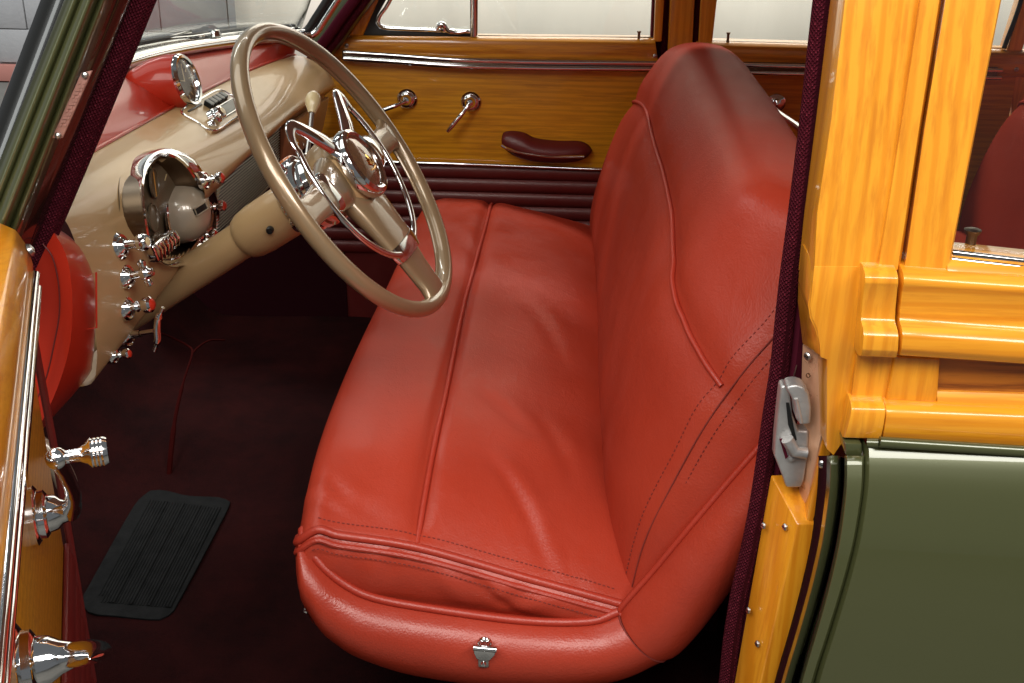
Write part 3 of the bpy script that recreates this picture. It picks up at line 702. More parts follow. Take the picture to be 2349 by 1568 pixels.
# clock pod with chrome bezel
ck = at(425, 186, y=.79); cn = nrm(arr(.95, -.06, .28)); up = nrm(arr(-.3, 0, 1) - cn*(arr(-.3, 0, 1) @ cn)); sd = np.cross(up, cn)
G = []
for s, r_, dz in ((0, .050, 0), (.02, .052, -.002), (.05, .049, -.006), (.09, .041, -.016), (.14, .028, -.030), (.18, .014, -.042)):
    cc = ck - nrm(arr(.9, .18, .0))*s*.9 + arr(0, 0, dz)
    G.append([cc + (sd*math.cos(a) + up*math.sin(a)*1.02)*r_ for a in np.linspace(0, 2*math.pi, 32, endpoint=False)])
b = B(); b.grid(G, cv=True); b.f.append(tuple(range((len(G)-1)*32, len(G)*32))); pod = mk('clock_pod', b, M['red'], dash, angle=60)
def ring(c, n_, prof_, nm, mt, par, seg=40):
    b = B(); b.lathe(prof_, c, n_, seg); return mk(nm, b, mt, par)
ring(ck, cn, [(.050,-.002),(.051,.004),(.047,.009),(.042,.008),(.039,.002),(.038,-.006)], 'bezel', M['chrome'], pod)
ring(ck, cn, [(.039,-.004),(0,-.004)], 'dial', M['dial'], pod)
b = B()
for k in range(12):
    a = k*math.pi/6; d = sd*math.cos(a) + up*math.sin(a); b.box(ck + d*.031 - cn*.0033, d*.004, np.cross(cn, d)*.0008, cn*.0006)
mk('hour_mark', b, M['ivory'], pod)['kind'] = 'stuff'
b = B()
for a, L in ((1.2, .026), (2.9, .018)):
    d = sd*math.cos(a) + up*math.sin(a); b.box(ck + d*L*.45 - cn*.0012, d*L*.5, np.cross(cn, d)*.0009, cn*.0005)
mk('hand', b, M['ivory'], pod)
ring(ck, cn, [(.0395,.0045),(.02,.007),(0,.008)], 'lens', M['clear'], pod)
# radio
tl, bl, tr = at(407, 262, y=.655), at(486, 313, y=.65), at(512, 209, y=.90)
rn = nrm(np.cross(tr - tl, bl - tl)); rn = rn if rn[2] > 0 else -rn
hits = [dash_hit(u, v, .002)[0] for u, v in ((410,262),(505,212),(486,311),(560,268))]
tl, tr, bl, br = hits; rn = nrm(np.cross(tr - tl, bl - tl)); rn = rn if rn[2] > 0 else -rn
br = tr + (bl - tl)
def rq(s, t, h=0): return lerp(lerp(tl, tr, s), lerp(bl, br, s), t) + rn*h
b = B(); b.prism(spline([rq(.02,.0),rq(.5,-.03),rq(.98,0),rq(1,.5),rq(.97,1),rq(.5,1.03),rq(.03,1),rq(0,.5)], 40, True) + rn*.003, -rn*.02); rad = mk('radio', b, M['tan'], dash, bevel=.002)
b = B(); b.tube(spline([rq(.03,.02,.003),rq(.5,-.02,.003),rq(.97,.02,.003),rq(.995,.5,.003),rq(.96,.98,.003),rq(.5,1.02,.003),rq(.04,.98,.003),rq(.005,.5,.003)], 60, True), .0024, n=8, closed=True); mk('frame', b, M['chrome'], rad)
for k in range(5):
    s0 = .42 + k*.09; b = B(); b.prism([rq(s0,.18,.003),rq(s0+.08,.18,.003),rq(s0+.08,.42,.003),rq(s0,.42,.003)], rn*.010); mk('push_button', b, M['black'], rad, bevel=.0012)
b = B(); b.prism([rq(.34,.50,.0035),rq(.9,.50,.0035),rq(.9,.82,.0035),rq(.34,.82,.0035)], rn*.003); dl = mk('tuning_dial', b, mat('radio_dial', (.02,.022,.012), .35), rad, bevel=.0008)
b = B(); b.tube([rq(.33,.48,.006),rq(.91,.48,.006),rq(.91,.84,.006),rq(.33,.84,.006)], .0014, n=6, closed=True); mk('dial_frame', b, M['chrome'], dl)
b = B(); b.box(rq(.25,.14,.004), (tr-tl)*.16, rn*.001, (bl-tl)*.02); mk('slot', b, M['black'], rad)
kd = nrm(rn*.75 + arr(.75, -.1, 0))
b = B(); b.lathe([(0,.034),(.008,.034),(.0125,.031),(.013,.024),(.010,.021),(.0145,.018),(.0155,.008),(.011,.004),(.006,0)], rq(.20,.66,.002), kd, 26); kn_ = mk('radio_knob', b, M['chrome'], rad)
b = B(); b.lathe([(0,.0355),(.006,.0352),(.0065,.0335)], rq(.20,.66,.002), kd, 16); mk('knob_cap', b, M['ivory'], kn_)
b = B(); b.lathe([(0,.012),(.007,.010),(.009,.003),(.005,0)], rq(.10,.80,.002), kd, 20); mk('tone_knob', b, M['chrome'], rad)
# speaker grille : vertical face under the nose made of separate bars
gb = B(); c_ = [at(490, 398, y=.60), at(637, 286, y=1.0), at(637, 404, y=1.0), at(488, 548, y=.60)]
c_ = [p + arr(.004, 0, 0) for p in c_]
gb.prism([p + arr(-.003, 0, 0) for p in c_], (-.012, 0, 0)); gr = mk('speaker_grille', gb, M['black'], dash)
for k in range(20):
    t = (k + .5)/20; p, q = lerp(c_[0], c_[3], t), lerp(c_[1], c_[2], t)
    bb = B(); bb.tube([p, lerp(p, q, .5) + arr(.002, 0, 0), q], .0011, n=6); mk('bar', bb, M['grille'], gr)
b = B(); b.tube([c_[0], c_[1], c_[2], c_[3]], .0022, n=6, closed=True); mk('grille_frame', b, M['dark_metal'], gr)
# glove box door beyond the grille
b = B(); poly = [arr(-.712, 1.06, .694), arr(-.706, 1.50, .672), arr(-.728, 1.50, .585), arr(-.732, 1.06, .598)]
b.prism(poly, (-.015, 0, 0)); gd = mk('glove_box_door', b, M['tan'], dash, bevel=.004)
b = B(); b.lathe([(0,.014),(.008,.013),(.011,.006),(.009,0)], arr(-.716, 1.12, .65), (1,0,.2), 18); mk('latch_button', b, M['chrome'], gd)
# lower dash skirt
b = B(); g = []
for y in np.linspace(.25, 1.62, 40):
    p = dpt(y, 53); g.append([p, p + arr(-.03, 0, -.012), p + arr(-.10, 0, -.01)])
b.grid(g); mk('lower_lip', b, M['tan'], dash, solid=.003)
# instrument cluster: chrome hood, dark dial, domed centre
rpx = [(326,415),(337,380),(360,356),(392,351),(428,376),(457,421),(478,457),(484,500),(468,548),(430,588),(380,602),(348,575),(334,520),(327,465)]
bpx = [(286,420),(300,372),(330,349),(375,343),(430,362),(468,408),(490,457),(496,510),(480,560),(440,600),(385,612),(330,590),(298,530),(285,475)]
_db = np.array([np.linalg.norm(dash_hit(u, v)[0] - C) for u, v in bpx]); _n = len(_db)
_db = np.array([.25*_db[k-1] + .5*_db[k] + .25*_db[(k+1) % _n] for k in range(_n)])
Bas = [C + nrm(ray(u, v))*(d + .010) for (u, v), d in zip(bpx, _db)]; Rim = [C + nrm(ray(u, v))*(d - .030) for (u, v), d in zip(rpx, _db)]
_m = np.mean(Rim, axis=0); inn = np.linalg.svd(np.array(Rim) - _m)[2][2]; inn = inn if inn[0] > 0 else -inn
ic0 = _m - inn*.045; print('gauge normal', inn)
Rs, Bs = spline(Rim, 64, True), spline(Bas, 64, True); cen = Rs.mean(0)
b = B(); b.grid([[lerp(Bs[k], Rs[k], s) + inn*.012*math.sin(s*math.pi)*.8 + nrm(Bs[k]-cen)*.004*math.sin(s*math.pi) for k in range(64)] for s in np.linspace(0, 1, 9)] +
    [[Rs[k] + inn*.002 - nrm(Rs[k]-cen)*.003 for k in range(64)], [Rs[k] - nrm(Rs[k]-cen)*.006 for k in range(64)]], cv=True)
ic = mk('instrument_cluster', b, M['chrome'], dash, angle=50)
b = B(); b.grid([[Rs[k] - nrm(Rs[k]-cen)*.0055 - inn*.0004 for k in range(64)], [Rs[k] - nrm(Rs[k]-cen)*.010 - inn*.034 for k in range(64)]], cv=True); mk('hood_lining', b, M['dark_metal'], ic)
dc = cen - inn*.034
b = B(); b.grid([[lerp(Rs[k] - inn*.034, dc, s) for k in range(64)] for s in (.0, .4, .999)], cv=True); mk('dial', b, M['dial'], ic)
b = B()
for k in range(22):
    d = nrm(Rs[k*3 % 64] - cen); L = np.linalg.norm(Rs[k*3 % 64] - cen); b.box(dc + d*L*.78 + inn*.001, d*.006, np.cross(inn, d)*.0011, inn*.0006)
mk('scale_mark', b, M['ivory'], ic)['kind'] = 'stuff'
for (u, v), r_ in (((352, 420), .024), ((350, 500), .024)):
    p = onplane(u, v, dc + inn*.002, inn); b = B(); b.lathe([(r_,0),(r_,.003),(r_-.003,.0035),(r_-.004,.001),(0,.001)], p, inn, 28); gg = mk('small_gauge', b, M['dial'], ic)
b = B(); p = onplane(358, 440, dc + inn*.006, inn); d = nrm(onplane(352, 395, dc + inn*.006, inn) - p); b.box(p + d*.012, d*.02, np.cross(inn, d)*.0012, inn*.0006); mk('needle', b, M['needle'], ic)
do = onplane(399, 490, dc + inn*.004, inn)
b = B(); b.lathe([(.052,0),(.0515,.014),(.049,.028),(.0435,.041),(.034,.052),(.019,.060),(0,.063)], do, inn, 40); dm = mk('dome', b, M['taupe'], ic)
b = B(); b.lathe([(.0525,-.002),(.0555,0),(.0555,.004),(.0525,.006)], do, inn, 40); mk('dome_ring', b, M['chrome'], dm)
wn_ = nrm(inn*.80 + nrm(C - do)*.55 + arr(0, 0, .10)); s1 = nrm(arr(.25, 1, .1) - wn_*(arr(.25, 1, .1) @ wn_)); s2 = np.cross(wn_, s1); wc_ = do + wn_*.0602
b = B(); b.box(wc_, s1*.0135, s2*.0052, wn_*.004); mk('window', b, M['black'], dm, bevel=.0008)
b = B(); b.tube([wc_ + wn_*.004 + s1*q*.0145 + s2*r_*.0062 for q, r_ in ((-1,-1),(1,-1),(1,1),(-1,1))], .0015, n=6, closed=True); mk('window_frame', b, M['taupe'], dm)
# ribbed chrome fan under the dome
def fq(u, v, h=0): return onplane(u, v, ic0 + inn*(.05 + h), inn)
b = B(); b.prism([fq(*q) for q in ((354,566),(372,546),(404,528),(414,541),(408,566),(384,592),(366,603))], -inn*.03); fan = mk('fan', b, M['chrome'], ic, bevel=.004, seg=3)
for k in range(6):
    t = k/5; b = B(); b.tube([fq(lerp(357,400,t), lerp(563,530,t), .001), fq(lerp(368,410,t), lerp(572,545,t), .006), fq(lerp(371,409,t), lerp(598,563,t), .001)], .0021, n=8); mk('fan_rib', b, M['chrome'], fan)
# control knobs on the near end of the fascia and beside the cluster
def knob(u, v, style, axis=(.93, -.12, .22), s=1.0, y=None):
    if y is None: p, nn = dash_hit(u, v)
    else: p = at(u, v, y=y)
    ax = nrm(arr(*axis))
    b = B(); b.lathe([(.0195*s,-.006),(.0195*s,.002*s),(.0165*s,.0055*s),(.0135*s,.004*s),(.012*s,.007*s),(.008*s,.009*s),(.0065*s,.012*s),(.0055*s,.026*s)], p, ax, 28); k = mk('knob', b, M['chrome'], dash)
    if style == 'ring':
        b = B(); b.lathe([(.005*s,.026*s),(.0095*s,.028*s),(.0125*s,.033*s),(.0125*s,.041*s),(.0095*s,.045*s),(.0065*s,.045*s),(.006*s,.042*s),(0,.0415*s)], p, ax, 26); h = mk('head', b, M['chrome'], k)
        b = B(); b.lathe([(.0062*s,.0455*s),(.004*s,.0465*s),(0,.0465*s)], p, ax, 16); mk('cap', b, M['ivory'], h)
    elif style == 'cross':
        b = B(); b.lathe([(.005*s,.026*s),(.010*s,.028*s),(.011*s,.036*s),(.007*s,.040*s),(.006*s,.046*s),(0,.047*s)], p, ax, 24); h = mk('head', b, M['chrome'], k)
        e1 = nrm(np.cross(ax, (0, 1, 0))); 
        b = B()
        for sg in (-1, 1): b.lathe([(.004*s,0),(.0065*s,.006*s),(.0065*s,.011*s),(0,.014*s)], p + ax*.033*s + e1*sg*.008*s, e1*sg, 16)
        mk('lug', b, M['chrome'], h)
    elif style == 'jewel':
        b = B(); b.lathe([(.006*s,.018*s),(.009*s,.020*s),(.006*s,.024*s),(.010*s,.029*s),(.0125*s,.034*s),(.0125*s,.042*s),(.009*s,.045*s)], p, ax, 24); h = mk('head', b, M['chrome'], k)
        b = B(); b.lathe([(.009*s,.045*s),(.006*s,.0475*s),(0,.0485*s)], p, ax, 18); mk('jewel', b, M['red'], h)
    elif style == 'tee':
        e1 = nrm(arr(-.05, .25, 1.0)); e1 = nrm(e1 - ax*(e1 @ ax)); c = p + ax*.050*s
        b = B(); b.tube([p + ax*.02*s, c], .0042*s, n=10); mk('stem', b, M['chrome'], k)
        b = B(); b.tube(spline([c - e1*.030*s - ax*.006*s, c - e1*.015*s + ax*.003*s, c + ax*.006*s, c + e1*.018*s + ax*.012*s, c + e1*.034*s + ax*.024*s], 20), [.004*s]*4 + [.0075*s]*12 + [.004*s]*4, n=12, flat=(ax, .6)); mk('pull_handle', b, M['chrome'], k)
    return k
knob(271, 562, 'ring'); knob(290, 637, 'cross', s=.96); knob(290, 707, 'jewel', s=.96); knob(286, 771, 'tee', s=.98)
knob(262, 822, 'jewel', s=.62)
knob(470, 418, 'jewel', s=.78); knob(477, 478, 'jewel', s=.76); knob(462, 543, 'jewel', s=.66)
# red end panel that closes the dashboard beside the door opening
turn = [(112,520),(140,560),(158,610),(166,690),(162,780),(142,862),(108,945),(80,992)]
meet = [(118,516),(170,552),(202,602),(219,662),(219,756),(213,826),(196,872),(84,1000)]
Tn = spline([at(u, v, y=-.045) for u, v in turn], 40); Mt = spline([at(u, v, y=.052) for u, v in meet], 40)
Lf = [arr(p[0] - .09 - .05*math.sin(math.pi*k/39), -.045 - .002, p[2] + .03*(1-k/39)) for k, p in enumerate(Tn)]
G = []
for k in range(40):
    row = []
    for s in np.linspace(0, 1, 14):
        p = lerp(np.array(Lf[k]), Tn[k], s); row.append(p + arr(0, -.004*math.sin(math.pi*min(1, s*1.0))**.8, 0))
    for s in np.linspace(0, 1, 10)[1:]:
        p = lerp(Tn[k], Mt[k], s); row.append(p + arr(.004*math.sin(math.pi*s), -.002*math.sin(math.pi*s), 0))
    row.append(Mt[k] + arr(-.01, .01, 0)); G.append(row)
b = B(); b.grid(G); re_ = mk('end_panel', b, M['red'], dash, angle=60)
ins = [at(u, v, y=-.054) for u, v in [(98,560),(120,590),(134,650),(136,720),(124,790),(108,860),(88,910)]]
b = B(); b.tube(spline(ins, 40), .0010, n=6); mk('joint_line', b, M['maroon_leather'], re_)
sl = [at(176, 640, y=.0), at(212, 625, y=.0), at(213, 752, y=.0), at(174, 758, y=.0)]
b = B(); b.tube([p + arr(.005, 0, 0) for p in sl], .0013, n=6, closed=True); mk('recess_edge', b, M['red'], re_)

# ================================================================== windscreen
wsn = thing('windscreen', 'curved windscreen glass in a polished chrome surround above the red cowl', 'windscreen', (-.95, .8, .88))
rise = arr(.32, 0, .52)
topc = lambda p: arr(p[0]*.55 - .13, .78 + (p[1]-.78)*.92, 1.36)
ysw = np.linspace(.06, 1.5, 50)
b = B(); b.grid([[lerp(Aat(y) + arr(-.012, 0, .01), topc(Aat(y)), s) for s in np.linspace(0, 1, 10)] for y in ysw]); mk('glass', b, M['glass'], wsn, solid=.005)
b = B(); b.tube([Aat(y) + arr(.006, 0, .004) for y in ysw], .0165, n=14, flat=((0,0,1), .85)); b.tube([Aat(y) + arr(-.014, 0, .017) for y in ysw], .006, n=10)
mo = mk('lower_moulding', b, M['chrome'], wsn)
for y in (.78, 1.02, 1.3):
    p = Aat(y); b = B(); b.box(p + arr(.006, 0, .007), (.010, 0, 0), (0, .007, 0), (0, 0, .0085)); mk('moulding_clip', b, M['chrome'], mo, bevel=.004)
b = B(); b.tube([Aat(y) + arr(-.026, 0, .022) for y in ysw], .008, n=8); mk('gasket', b, M['rubber'], wsn)
sp = [at(*q, y=y) for q, y in (((640,91),1.42),((690,87),1.49),((722,76),1.505),((744,45),1.51),((772,2),1.515),((826,-80),1.52),((980,-310),1.53))]
b = B(); b.tube(spline(sp, 50), .0105, n=12); mk('side_moulding', b, M['chrome'], wsn)
b = B(); b.tube([p + arr(-.020, -.004, .004) for p in spline(sp, 50)], .010, n=10); mk('gasket', b, M['rubber'], wsn)
nr = [arr(-.80, .05, .90), arr(-.74, .0, .98), arr(-.66, -.03, 1.10), arr(-.50, -.02, 1.34)]
b = B(); b.tube(spline(nr, 30), .012, n=10); mk('side_moulding', b, M['chrome'], wsn)
# wiper lying outside the glass
wi = thing('windscreen_wiper', 'slim chrome wiper lying outside at the foot of the windscreen', 'wiper', at(370, 95, y=1.0))
w0, w1, w2 = at(312, 108, y=.95), at(372, 92, y=1.06), at(437, 73, y=1.16)
b = B(); b.tube([w0, w1, w2], .0042, n=8); mk('blade_holder', b, M['chrome'], wi)
b = B(); b.tube([w0 + arr(0, 0, -.006), w2 + arr(0, 0, -.006)], .0035, n=8); mk('rubber_blade', b, M['rubber'], wi)
b = B(); b.tube(spline([at(492, 79, y=1.22), at(440, 87, y=1.14), at(380, 92, y=1.06)], 12), .005, n=8); mk('arm', b, M['chrome'], wi)
b = B(); b.lathe([(0,.014),(.012,.012),(.016,0)], at(492, 82, y=1.22), (0,0,1), 16); mk('pivot', b, M['chrome'], wi)
# ================================================================== near windscreen pillar
ap = thing('windscreen_pillar', 'dark green painted windscreen pillar with maroon braid beside the open door', 'pillar', (-.77, -.12, .75), 'windscreen pillars')
def uc(ct, cb, v): return .3512*(ct + (cb - ct)*(v/550.7))
def band(ct0, cb0, ct1, cb1, y0, y1, bulge, name, mt, v0=-420, v1=640, n=12, parent=ap):
    G = []
    for v in np.linspace(v0, v1, 26):
        row = []
        for s in np.linspace(0, 1, n):
            row.append(at(lerp(uc(ct0, cb0, v), uc(ct1, cb1, v), s), v, y=lerp(y0, y1, s) - bulge*math.sin(math.pi*s)))
        row.append(row[-1] + arr(-.006, .04, -.004)); row.insert(0, row[0] + arr(-.004, .04, -.004)); G.append(row)
    b = B(); b.grid(G); return mk(name, b, mt, parent, angle=60)
band(285, -350, 300, -335, .0, -.005, .002, 'seal_edge', M['red'])
band(302, -334, 405, -225, -.01, -.085, .010, 'drip_moulding', M['chrome'])
band(407, -223, 520, -98, -.09, -.125, .020, 'outer_bead', M['green'])
band(522, -96, 640, 30, -.128, -.130, .020, 'middle_bead', M['green'])
band(642, 32, 722, 118, -.128, -.110, .012, 'inner_bead', M['green'])
band(724, 120, 850, 235, -.10, -.060, .002, 'door_seal', M['black_paint'])
wl = []
for v in np.linspace(-420, 640, 30):
    k = .5*math.sin(math.pi*np.clip(v/550, 0, 1)); wl.append(at((uc(835, 185, v) + uc(970, 335, v))/2 + 4*k, v, y=-.045))
b = B(); b.tube(wl, .0125, n=14, flat=(nrm((.3, -1, .2)), .7)); mk('braided_welt', b, M['welt'], ap)
b = B(); b.tube([p + arr(.010, .014, .004) for p in wl], .0085, n=10); mk('braided_welt', b, M['welt'], ap)
# pillar core so that it is solid from behind
cor = [at(uc(560, -60, v), v, y=-.07) for v in np.linspace(-420, 640, 12)]
b = B(); b.tube(cor, .045, n=12, flat=((0, 1, 0), .75)); mk('core', b, M['black_paint'], ap)
q = [(186,167),(211,163),(143,318),(118,318)]
b = B(); b.prism([at(u, v, y=-.128) for u, v in q], (0, .004, 0)); tg = mk('serial_plate', b, M['tag'], ap, bevel=.001)
b = B()
for k in range(13):
    t = .16 + k*.053; u0 = lerp(199, 131, t); v0 = lerp(166, 318, t)
    for j, du in ((-1, -5.5), (0, 0), (1, 5.0)):
        if (k*7 + j*3) % 4 == 0: continue
        b.box(at(u0 + du, v0, y=-.1285), (.0014, 0, 0), (0, .0006, 0), (.0007, 0, .0016))
mk('stamped_mark', b, M['tag'], tg)
b = B()
for u, v in ((195,173),(133,312)): b.lathe([(0,.003),(.003,.002),(.0042,0)], at(u, v, y=-.129), (0,-1,.2), 12)
mk('rivet', b, M['steel'], tg)

# ================================================================== far windscreen pillar
fp = thing('windscreen_pillar', 'maroon lined windscreen pillar on the far passenger side', 'pillar', (-.72, 1.58, .78), 'windscreen pillars')
c_ = spline([at(*q, y=1.575) for q in ((735,140),(752,112),(776,82),(806,40),(836,0),(890,-75),(1040,-290))], 40)
b = B(); b.tube(c_, .0135, n=14); mk('braided_welt', b, M['welt'], fp)
b = B(); b.tube([p + arr(-.022, -.02, .0) for p in c_], .013, n=12); mk('trim', b, M['felt'], fp)
b = B(); b.tube([p + arr(-.02, .05, .0) for p in c_], .035, n=12); mk('core', b, M['green'], fp)

# ================================================================== far doors
def piece(px, y0, y1, name, mt, parent, bev=.004, seg=3):
    b = B(); b.prism([at(u, v, y=y0) for u, v in px], (0, y1 - y0, 0)); return mk(name, b, mt, parent, bevel=bev, seg=seg)
def rail(pl, pr, sec, name, mt, parent, x_end=None, bev=0, yref=None, x_start=None):
    """pl, pr: picture points of (top, bottom) at the two ends; sec: (s, y) section"""
    G = []
    for (t_, b_), flag in ((pl, 0), (pr, 1)):
        G.append([at(lerp(t_[0], b_[0], s), lerp(t_[1], b_[1], s), y=yref) * arr(1, 0, 1) + arr(0, y, 0) for s, y in sec])
    G = np.array(G)
    if x_end is not None: G[1] = G[0] + (G[1]-G[0])*((x_end - G[0][0][0])/(G[1][0][0]-G[0][0][0]))
    m = 14; b = B(); rows = [lerp(G[0], G[1], t) for t in np.linspace(0, 1, m)]
    b.grid(rows, cv=True); k = len(sec); b.f.append(tuple(range(k))); b.f.append(tuple((m-1)*k + j for j in range(k))[::-1])
    return mk(name, b, mt, parent, bevel=bev, angle=35)
def screw(p, d, parent, r=.004, nm='screw'):
    b = B(); b.lathe([(0,.0022),(r*.7,.002),(r,.0006),(r,-.001)], p, d, 14); o = mk(nm, b, M['steel'], parent)
    dd = nrm(d); e = nrm(np.cross(dd, (.3, .2, 1))); b = B(); b.box(np.array(p) + dd*.0022, e*r*.7, np.cross(dd, e)*r*.14, dd*.0003); mk('slot', b, M['black'], o)
fd = thing('car_door', 'closed front passenger door with honey wood panel, window cranks and maroon armrest', 'car door', (-.3, 1.66, .1), 'wood trimmed car doors')
YP = 1.655
piece([(740,120),(1530,150),(1530,402),(1373,394),(1100,385),(730,370)], YP, YP+.03, 'panel', M['panel'], fd)
rail(((783,84),(757,134)), ((1503,92),(1512,163)), [(0,1.70),(0,1.640),(.10,1.629),(.25,1.626),(.85,1.629),(.97,1.636),(1,1.645),(1,1.70)], 'belt_rail', M['rail_x'], fd, yref=1.63, bev=.002)
piece([(797,83),(832,83),(1012,-330),(970,-330)], 1.642, 1.70, 'front_stile', M['maple_z'], fd)
piece([(1500,97),(1518,97),(1524,0),(1544,-400),(1524,-400),(1504,0)], 1.636, 1.70, 'rear_stile', M['maple_z'], fd)
# double chrome belt strip
def strip(pts, y, r, nm, mt, parent):
    b = B(); b.tube(spline([at(u, v, y=y) for u, v in pts], 40), r, n=10, flat=((0, 1, 0), .8)); return mk(nm, b, mt, parent)
up_ = [(788,121),(900,128),(1026,137),(1200,142),(1507,146)]
lo_ = [(u, v + 14.0) for u, v in up_]
cs = piece([(785,117),(900,124),(1026,133),(1200,138),(1510,142),(1510,163),(1200,159),(1026,155),(900,147),(785,139)], 1.622, 1.64, 'belt_strip', M['dark_metal'], fd, bev=.001)
strip(up_, 1.619, .0062, 'rib', M['chrome'], cs); strip(lo_, 1.619, .0062, 'rib', M['chrome'], cs)
ls = strip([(735,366),(874,372),(1100,379),(1380,390),(1480,394)], 1.645, .0052, 'lower_strip', M['chrome'], fd)
# pleated maroon trim
zt = at(1100, 383, y=1.65)[2]
for k in range(7):
    z1, z0 = zt - k*.037, zt - (k+1)*.037 + .002; b = B(); g = []
    for x in np.linspace(-.80, .20, 24):
        g.append([arr(x, 1.660 - .007*math.sin(math.pi*s)**.5, lerp(z1, z0, s)) for s in np.linspace(0, 1, 9)])
    b.grid(g); mk('pleat', b, M['maroon_leather'], fd)
b = B(); b.prism([arr(-.80,1.665,-.05),arr(.20,1.665,-.05),arr(.20,1.665,zt),arr(-.80,1.665,zt)], (0,.03,0)); mk('lower_board', b, M['maroon_leather'], fd)
# cranks and handle
def crank(u, v, tip, nm):
    p = at(u, v, y=YP); b = B(); b.lathe([(.026,0),(.026,.006),(.022,.010),(.0205,.010),(.020,.016),(.016,.019),(.0145,.019),(.013,.028),(.009,.034),(0,.036)], p, (0,-1,.05), 30); o = mk(nm, b, M['chrome'], fd)
    e = at(*tip, y=YP - .05); h = p + arr(0, -.032, 0)
    b = B(); b.tube(spline([h, lerp(h, e, .3) + arr(0, -.008, 0), lerp(h, e, .7) + arr(0, -.004, 0), e], 20), [.0075]*3 + [.0055]*4 + [.0065]*9 + [.006, .0055, .005, .004], n=12); mk('arm', b, M['chrome'], o)
crank(934, 227, (868, 257), 'inside_handle'); crank(1080, 233, (1026, 303), 'window_crank')
# armrest
tops = [(1148,330),(1152,316),(1178,312),(1205,317),(1230,329),(1280,335),(1330,336),(1352,346),(1358,356)]
bots = [(1148,332),(1153,348),(1170,364),(1195,374),(1230,380),(1275,382),(1320,380),(1345,371),(1358,358)]
Tt = spline([at(u, v, y=1.60) for u, v in tops], 36); Bo = spline([at(u, v, y=1.60) for u, v in bots], 36); G = []
for k in range(36):
    c = (Tt[k] + Bo[k])/2; hz = max((Tt[k] - Bo[k])[2]/2, .001); w = .052*math.sqrt(max(0, 1 - ((k-17.5)/17.6)**2))**.7
    G.append([arr(c[0], 1.655 - (w if math.cos(a) > 0 else .001)*abs(math.cos(a))**.6, c[2] + hz*math.sin(a)) for a in np.linspace(-math.pi/2, math.pi*1.5, 26, endpoint=False)])
b = B(); b.grid(G, cv=True); b.f.append(tuple(range(26))); b.f.append(tuple(35*26 + k for k in range(26))); arm = mk('armrest', b, M['maroon_leather'], fd)
b = B(); b.tube(spline([at(u, v, y=1.602) for u, v in [(1150,334),(1164,342),(1190,350),(1230,357),(1270,361),(1310,361),(1340,360)]], 30) , .0040, n=8); mk('chrome_trim', b, M['chrome'], arm)
# quarter light
piece([(862,2),(822,82),(1088,86),(1088,77),(890,71),(870,66),(861,54),(864,38),(897,-22),(1046,-330),(1012,-330)], 1.648, 1.665, 'quarter_light_gasket', M['rubber'], fd, bev=.002)
ql = spline([at(u, v, y=1.643) for u, v in [(1040,-300),(905,-18),(872,36),(868,52),(876,62),(900,66),(1000,70),(1078,73)]], 60)
b = B(); b.tube(ql, .0052, n=10); qf = mk('quarter_light_frame', b, M['chrome'], fd)
b = B(); b.tube([at(1086,84,y=1.643), at(1086,0,y=1.643), at(1088,-330,y=1.643)], .0085, n=12, flat=((0,1,0),.7)); dv = mk('divider_bar', b, M['chrome'], fd)
piece([(1088,84),(1094,84),(1097,-330),(1090,-330)], 1.64, 1.66, 'channel', M['maroon_leather'], dv, bev=.001)
lc = [at(u, v, y=1.625) for u, v in [(1000,68),(1012,57),(1022,62),(1030,72),(1050,75),(1070,72)]]
b = B(); b.tube(spline(lc, 24), [.004]*3 + [.0085]*5 + [.006]*6 + [.0045]*10, n=12); b.lathe([(.010,0),(.010,.006),(.007,.010),(0,.011)], at(1018, 66, y=1.64), (0,-1,0), 18); mk('latch', b, M['chrome'], qf)
b = B(); b.prism([at(u, v, y=1.654) for u, v in [(1080,73),(900,66),(872,50),(905,-18),(1040,-300),(1082,-300)]], (0,.004,0)); mk('pane', b, M['glass'], qf)
b = B(); b.prism([at(u, v, y=1.672) for u, v in [(1092,92),(1502,97),(1520,-380),(1096,-380)]], (0,.005,0)); wg = mk('window_glass', b, M['glass'], fd)
strip([(1096,85),(1300,88),(1502,89)], 1.665, .0045, 'sill_seal', M['rubber'], fd)
def lock(u, v0, v1, y, parent, r=.0055):
    p, q = at(u, v1, y=y), at(u, v0, y=y); h = np.linalg.norm(q-p)
    b = B(); b.lathe([(r*.95,-.004),(r*.8,.002),(r*.62,h*.3),(r*.6,h*.75),(r*.95,h*.9),(r,h*.97),(0,h)], p, (0,0,1), 16); mk('lock_button', b, M['dark_metal'], parent)
lock(1465, 71, 95, 1.645, fd)
for u, v in ((795,105),(1503,129)): screw(at(u, v, y=1.6265), (0,-1,0), fd, .0055)

# far centre pillar and rear door
pp_ = thing('door_pillar', 'honey wood centre pillar between the two far side doors', 'pillar', (.14, 1.68, .1), 'door pillars')
piece([(1537,-400),(1598,-400),(1594,0),(1586,160),(1580,420),(1528,420),(1530,160),(1537,0)], 1.638, 1.70, 'post', M['maple_z'], pp_, bev=.005)
piece([(1500,-400),(1640,-400),(1630,0),(1615,160),(1605,420),(1490,420),(1490,160),(1497,0)], 1.672, 1.72, 'felt_lining', M['felt'], pp_)
strip([(1530,-380),(1528,0),(1522,160),(1518,400)], 1.655, .009, 'braided_welt', M['welt'], pp_); strip([(1606,-380),(1602,0),(1594,160),(1586,400)], 1.655, .009, 'braided_welt', M['welt'], pp_)
rd = thing('car_door', 'closed far rear door in honey wood, partly hidden behind the front backrest', 'car door', (.6, 1.66, .1), 'wood trimmed car doors')
piece([(1607,-400),(1652,-400),(1645,0),(1634,100),(1634,130),(1598,130),(1602,100),(1607,0)], 1.640, 1.70, 'front_stile', M['maple_z'], rd)
